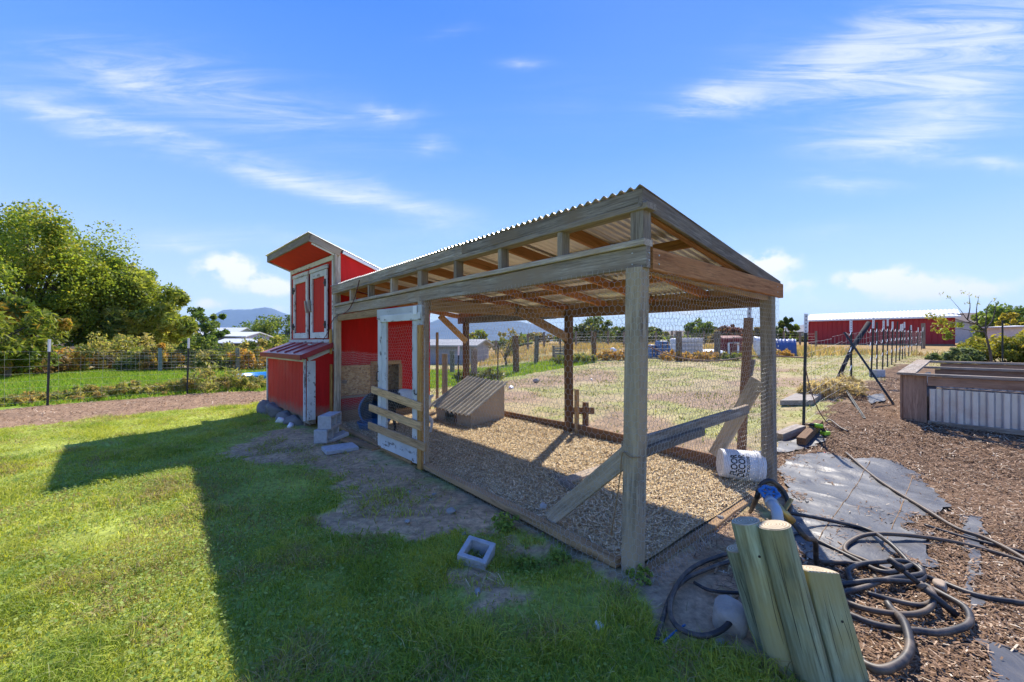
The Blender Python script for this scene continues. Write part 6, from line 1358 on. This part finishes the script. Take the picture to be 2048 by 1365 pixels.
    V = [tuple(ax*.60+sd_*(math.cos(math.pi*j/12)*.52)+Vector((0, 0, math.sin(math.pi*j/12)**.7*.83))) for j in range(13)]; ob('end_panel', V, [tuple(range(13))], plain('dark_end', (.10, .085, .075), .8), t, WM[t])
    # metal gate
    p = at(1478, 17.8); t = empty('pipe_gate', p, 'rusty pipe gate with wire panel beside the animal hut', 'gate')
    for x in (-.24, .24): mb = MB(); mb.tube([p+Vector((x, 0, -.1)), p+Vector((x, 0, .98))], .022, 8); mb.build('upright', WIRED, t)
    for z in (.05, .35, .65, .95): mb = MB(); mb.tube([p+Vector((-.24, 0, z)), p+Vector((.24, 0, z))], .016, 8); mb.build('rail', WIRED, t)
    # overturned boat-like trough and white heap
    p = at(1420, 20); V, Fc = lathe([(0, .38), (.35, .36), (.62, .28), (.7, .22), (.7, .18), (0, .18)], 20); t = empty('stock_trough', p, 'pale covered stock trough on a dark stand between the posts', 'trough'); ob('cover', V, Fc, plain('pale_cover', (.62, .66, .70), .5), t, WM[t]); ob('stand', *boxv(-.6, .6, -.3, .3, -.1, .2), GREYD, t, WM[t])
    p = at(1518, 19); stone((p.x, p.y, p.z), .35, .3, .62, WHITEPL, 'white wrapped bale standing behind the end post of the run', 'bale', seed=77)
    p = at(1225, 19); stone((p.x, p.y, p.z), .2, .16, .26, WHITEPL, 'small white tarp bundle in the dry grass', 'bundle', seed=78)
    p = at(1258, 19.6); stone((p.x, p.y, p.z), .36, .2, .28, plain('bluish_tarp', (.45, .5, .6), .6), 'bluish tarp bundle in the dry grass', 'bundle', seed=79)
    # crate
    p = at(1118, 19.5); t = empty('wooden_crate', p, 'grey wooden crate standing in the dry grass', 'crate')
    for i in range(5): ob('slat', *boxv(-.28, .28, -.3, -.27, .02+i*.125, .12+i*.125), GREY, t, WM[t])
    for x in (-.26, .26): ob('upright', *boxv(x-.03, x+.03, -.27, .27, -.05, .66), GREYD, t, WM[t])
    ob('lid', *boxv(-.3, .3, -.31, .3, .655, .69), GREY, t, WM[t])
    house(915, 27, 3.4, 3, 1.15, .32, plain('pale_blue_board', (.30, .30, .34), .8), plain('grey_tin', (.30, .30, .29), .6), 'low grey board shed in the weeds behind the run', name='shed', cat='shed', windows=0, yaw=-.25)
pasture()
def far_trees():
    r = random.Random(5); GG = [(.09, .14, .03), (.13, .18, .035), (.06, .10, .025), (.20, .21, .05)]; RD = [(.16, .06, .05), (.20, .08, .06), (.12, .06, .04)]; BR = [(.20, .16, .06), (.14, .14, .05), (.26, .19, .07)]
    def ft(u, Y, h, rx, cols, label, n=2200, group=None): tree('far_tree', at(u, Y), h, rx, h*.46, 26, n, max(.10, .0045*Y), cols, label, group, seed=int(u), trunk_h=.12, crad=.32)
    ft(1396, 55, 3.1, 1.6, DG, 'dark round tree on the skyline behind the water tote'); ft(1415, 60, 2.5, 1.3, GG, 'smaller green tree beside the dark round tree'); ft(1452, 58, 2.2, 1.9, RD, 'dark red leaved tree behind the maroon hut'); ft(1487, 66, 2.3, 1.6, RD, 'dull red tree partly behind the plank post')
    ft(1573, 62, 3.8, 1.25, GG, 'single green tree on the skyline right of the run'); ft(1555, 60, 2.0, .8, DG, 'small dark bush below the single skyline tree'); ft(1520, 64, 2.2, 1.4, BR, 'olive tree behind the end post'); ft(1196, 46, 2.7, 1.9, GG, 'bright green tree left of the corner post'); ft(1165, 48, 2.0, 1.7, GG, 'low green tree next to the bright green tree'); ft(1235, 50, 2.0, 1.6, GG, 'low green tree behind the corner post'); ft(1310, 70, 2.4, 1.6, GG, 'green tree right of the corner post'); ft(955, 50, 2.9, 1.3, YG, 'yellow green tree behind the grey board shed')
    ft(1998, 46, 4.3, 2.7, DG, 'big dark tree right of the red barn', 5000); ft(2080, 48, 4.0, 2.4, DG, 'dark tree at the far end of the right tree group', 3000); tree('far_tree', at(2019, 41), 3.4, .85, 1.6, 26, 2600, .16, [(.45, .36, .04), (.36, .32, .05)], 'slim bright yellow tree in front of the dark tree', seed=4, trunk_h=.1)
    for i in range(34):
        u = 960+r.random()*560; Y = r.uniform(52, 95); shrub(at(u, Y), r.uniform(1.2, 2.6), r.uniform(1.0, 1.9), 420, .30, [GG, BR, DG][i % 3], 'low bush in the distant hedge line across the pasture', 'distant hedge bushes', seed=300+i, name='hedge_bush', cat='bush')
    for i in range(16):
        u = 400+r.random()*160 if i < 8 else 1560+r.random()*60; Y = r.uniform(60, 90); shrub(at(u, Y), r.uniform(1.5, 2.6), r.uniform(1.0, 1.7), 420, .30, [GG, BR, DG][i % 3], ['low bush far behind the left sheds', 'low bush on the skyline left of the red barn'][i >= 8], ['bushes behind the sheds', 'bushes left of the barn'][i >= 8], seed=350+i, name='hedge_bush', cat='bush')
    hs = [(1330, 120, 12, 1.6, GREYW, GREYR, 'distant grey house behind the water tote'), (1290, 130, 11, 1.6, WHITEW, GREYR, 'distant white house right of the corner post'), (1372, 110, 13, 1.4, GREYW, BROWNR, 'distant long low house left of the dark round tree'), (1590, 90, 10, 1.5, BEIGE, BROWNR, 'distant beige house below the single skyline tree'), (1630, 82, 10, 1.9, BEIGE, GREYR, 'distant beige house at the end of the red barn'), (1252, 135, 12, 1.4, WHITEW, GREYR, 'distant white house left of the corner post'), (1925, 58, 7, 2.7, GREYW, BROWNR, 'grey house with brown roof right of the barn'), (1958, 66, 9, 2.0, BEIGE, BROWNR, 'beige house behind the sapling'), (2046, 40, 3.6, 1.75, WHITEW, WHITEW, 'white trailer at the yellow tree')]
    for u, Y, w_, hh, wl, rf, lb in hs: house(u, Y, w_, 8 if Y > 50 else 3, hh, 1.5 if Y > 50 else .1, wl, rf, lb, gable='x' if u % 2 else 'h', windows=3 if Y > 50 else 0)
    # right hand shrubs
    YB = [(.30, .27, .035), (.22, .23, .035), (.36, .30, .06), (.16, .18, .03)]
    for i, (u, Y, rx, h) in enumerate([(2003, 15.5, 1.15, 1.05), (2045, 15.2, 1.3, 1.2), (2100, 14.8, 1.4, 1.25), (1972, 16.4, .75, .8)]): shrub(at(u, Y), rx, h, 5200, .05, YB, 'dense yellow green shrub behind the raised bed', 'yellow green shrubs by the raised bed', seed=400+i, shape=3.5)
    shrub(at(1915, 15.5), .75, .52, 2600, .05, [(.17, .22, .11), (.22, .27, .15), (.12, .16, .07)], 'low grey green juniper shrub near the end of the stake fence', seed=410, shape=3.5)
    shrub(at(1952, 16), .5, .5, 900, .06, [(.40, .22, .06), (.46, .28, .08), (.22, .24, .05)], 'small orange weed clump beside the juniper shrub', seed=411)
    for i, (u, v, rx, h) in enumerate([(1680, 795, .55, .42), (1655, 800, .35, .36), (1715, 790, .35, .4)]):
        p = G(u, v); shrub((p.x, p.y+.3, th(p.x, p.y+.3)), rx, h*.85, 800, .018, [(.50, .40, .24), (.42, .32, .18), (.58, .47, .30), (.36, .30, .17)], 'dry tan tumbleweed caught on the stake fence', 'tumbleweeds on the stake fence', seed=420+i, shape=9., name='tumbleweed', cat='weed')
    for i, (u, Y, c) in enumerate([(1410, 17.0, 0), (1475, 17, 1), (1345, 17, 0), (1390, 16.8, 0), (1560, 20, 0), (1130, 17, 1), (1165, 17.3, 1), (1250, 18, 0), (935, 13.8, 1), (980, 14, 1), (1215, 18.2, 0)]):
        shrub(at(u, Y), .55, .42, 900, .045, [[(.46, .26, .08), (.52, .32, .1), (.36, .26, .09)], [(.20, .24, .06), (.14, .19, .04), (.30, .28, .08)]][c], ['clump of orange dry weeds along the pasture posts', 'clump of green weeds along the pasture posts'][c], ['orange weeds along the pasture posts', 'green weeds along the pasture posts'][c], seed=440+i, shape=3.5, name='weed_clump', cat='weed')
    tree('small_tree', at(1012, 20), 1.9, .7, .75, 22, 900, .06, [(.18, .19, .05), (.28, .22, .07)], 'thin leggy bush between the pasture posts', seed=91, trunk_h=.2)
    for i, (u, v, s) in enumerate([(905, 1055, .10), (1012, 1058, .07), (1120, 1125, .07), (1055, 1140, .08), (1280, 1160, .08)]):
        p = G(u, v) if u != 905 else G(1008, 1048); shrub((p.x, p.y, p.z-.01), s, s*1.1, 200, .016, [(.26, .36, .07), (.33, .42, .10)], 'small leafy weed growing beside the sill of the run', 'weeds beside the sill', seed=460+i, shape=1.8, name='leafy_weed', cat='weed')
far_trees()
def sapling():
    b = at(1985, 11.5); t = empty('sapling', b, 'thin crooked sapling with sparse leaves behind the raised bed', 'sapling'); q = lambda u, v, dy=0: PX(u, v, 11.5+dy)
    mb = MB(); mb.tube(crom([b-Vector((0, 0, .1)), q(1982, 715), q(1975, 682), q(1970, 664)], 5), [.035-.0012*i for i in range(16)], 8); mb.build('trunk', BARK, t, True)
    br = [[(1970, 664), (1955, 650), (1935, 640), (1922, 622), (1900, 596)], [(1970, 664), (1972, 640), (1975, 615), (1985, 600)], [(1970, 664), (1945, 662), (1915, 658), (1895, 668)], [(1935, 640), (1940, 615), (1938, 590)], [(1955, 650), (1953, 620), (1958, 592)], [(1970, 660), (1985, 640), (1992, 612), (1998, 602)], [(1925, 630), (1900, 628), (1870, 632)], [(1940, 645), (1910, 645), (1885, 655)]]
    C_, Rr = [], []
    for i, pl in enumerate(br):
        m = MB(); dy = random.uniform(-.25, .25); pts = crom([q(u, v, dy*(k/len(pl))) for k, (u, v) in enumerate(pl)], 4); m.tube(pts, [.018*(1-.85*k/(len(pts)-1)) for k in range(len(pts))], 5); m.build('branch', BARK, t, True)
    for u, v, rr in [(1862, 632, .12), (1880, 638, .13), (1872, 655, .14), (1890, 662, .13), (1895, 675, .10), (1905, 650, .12), (1885, 645, .13), (1900, 668, .12), (1920, 650, .09)]: C_.append(tuple(q(u, v, random.uniform(-.2, .2)))); Rr.append(rr)
    V, Fc, K = leaves(C_, Rr, 520, .034, [(.28, .32, .04), (.22, .28, .04), (.36, .34, .06)], 3, shape=2.4); ob('leaves', V, Fc, LEAFM, t, col=K)
    C_ = [tuple(q(u, v)) for u, v in [(1898, 594), (1884, 588), (1926, 585), (1940, 588), (1956, 592), (1988, 602), (1998, 603), (1936, 606), (1955, 606)]]
    V, Fc, K = leaves(C_, [.07]*len(C_), 60, .026, [(.20, .24, .08), (.28, .28, .10)], 5, shape=2.8); ob('top_leaves', V, Fc, LEAFM, t, col=K)
    p = at(2005, 11); a = tpost(p-Vector((0, 0, .1)), p+Vector((.0, 0, 1.55)), None, False, 'garden_stake'); tag(a, 'single dark steel stake standing beside the sapling', 'stake')
sapling()
# ------------------------------------------------------------------ mountains and air
def mountains():
    na, nr = 420, 14; V = []; col = []
    az = np.linspace(-1.25, 1.25, na)
    def prof(u):
        g = lambda c, w, a: a*np.exp(-((u-c)/w)**2)
        h = 13+12*fbm(u*.006, u*0, 1., 4, 2)
        h = h+g(450, 45, 30)+g(530, 60, 36)+g(620, 90, 12)+g(300, 200, 8)
        h = h+g(900, 80, 24)+g(985, 80, 22)+g(1100, 80, 6)-g(740, 80, 6)+g(1330, 70, 6)-g(1600, 250, 14)-g(1900, 300, 16)
        return h
    R_ = 9000.; rows = np.linspace(0, 1, nr)
    A = np.tan(az); u = 1024+F*A; hp = prof(u)/F
    VV = []
    for k, f in enumerate(rows):
        D = R_*(.74+.26*f); X = A*D; Y = np.full(na, D); ridge = f**1.15
        er = fbm(X*.0016, Y*.0022, 1.0, 5, 7)
        Z = hp*R_*(ridge+(er-.5)*.55*ridge*(1-f)+(fbm(u*.09, u*0, 1, 3, 4)-.5)*.05*f)+1
        VV.append(np.stack([X, Y, Z], 1))
    VV.append(VV[-1]*np.array([1.06, 1.06, .0])); VV = np.array(VV); n = len(VV)
    i = (np.arange(n-1)[:, None]*na+np.arange(na-1)[None]).ravel(); Fc = np.stack([i, i+1, i+na+1, i+na], 1)
    ob('mountains', VV.reshape(-1, 3), Fc, plain('haze_blued_rock', (.06, .085, .12), .95, var=.3, scale=.004), M=Matrix.Identity(4), smooth=True, kind='structure')  # part of the distance haze is put into the bluish base colour
mountains()
def haze():
    m = bpy.data.materials.new('air'); m.use_nodes = True; t = m.node_tree; t.nodes.clear(); o = N(t, 'ShaderNodeOutputMaterial'); v = N(t, 'ShaderNodeVolumePrincipled')
    v.inputs['Color'].default_value = (.42, .68, 1, 1); v.inputs['Density'].default_value = 6.5e-5; v.inputs['Anisotropy'].default_value = .0
    t.links.new(v.outputs[0], o.inputs['Volume'])
    V, Fc = boxv(-14500, 14500, -14500, 14500, -2.0, 640); h = ob('haze', V, Fc, m, M=Matrix.Identity(4), kind='stuff'); tag(h, 'pale blue haze filling the distant air', 'haze')
haze()
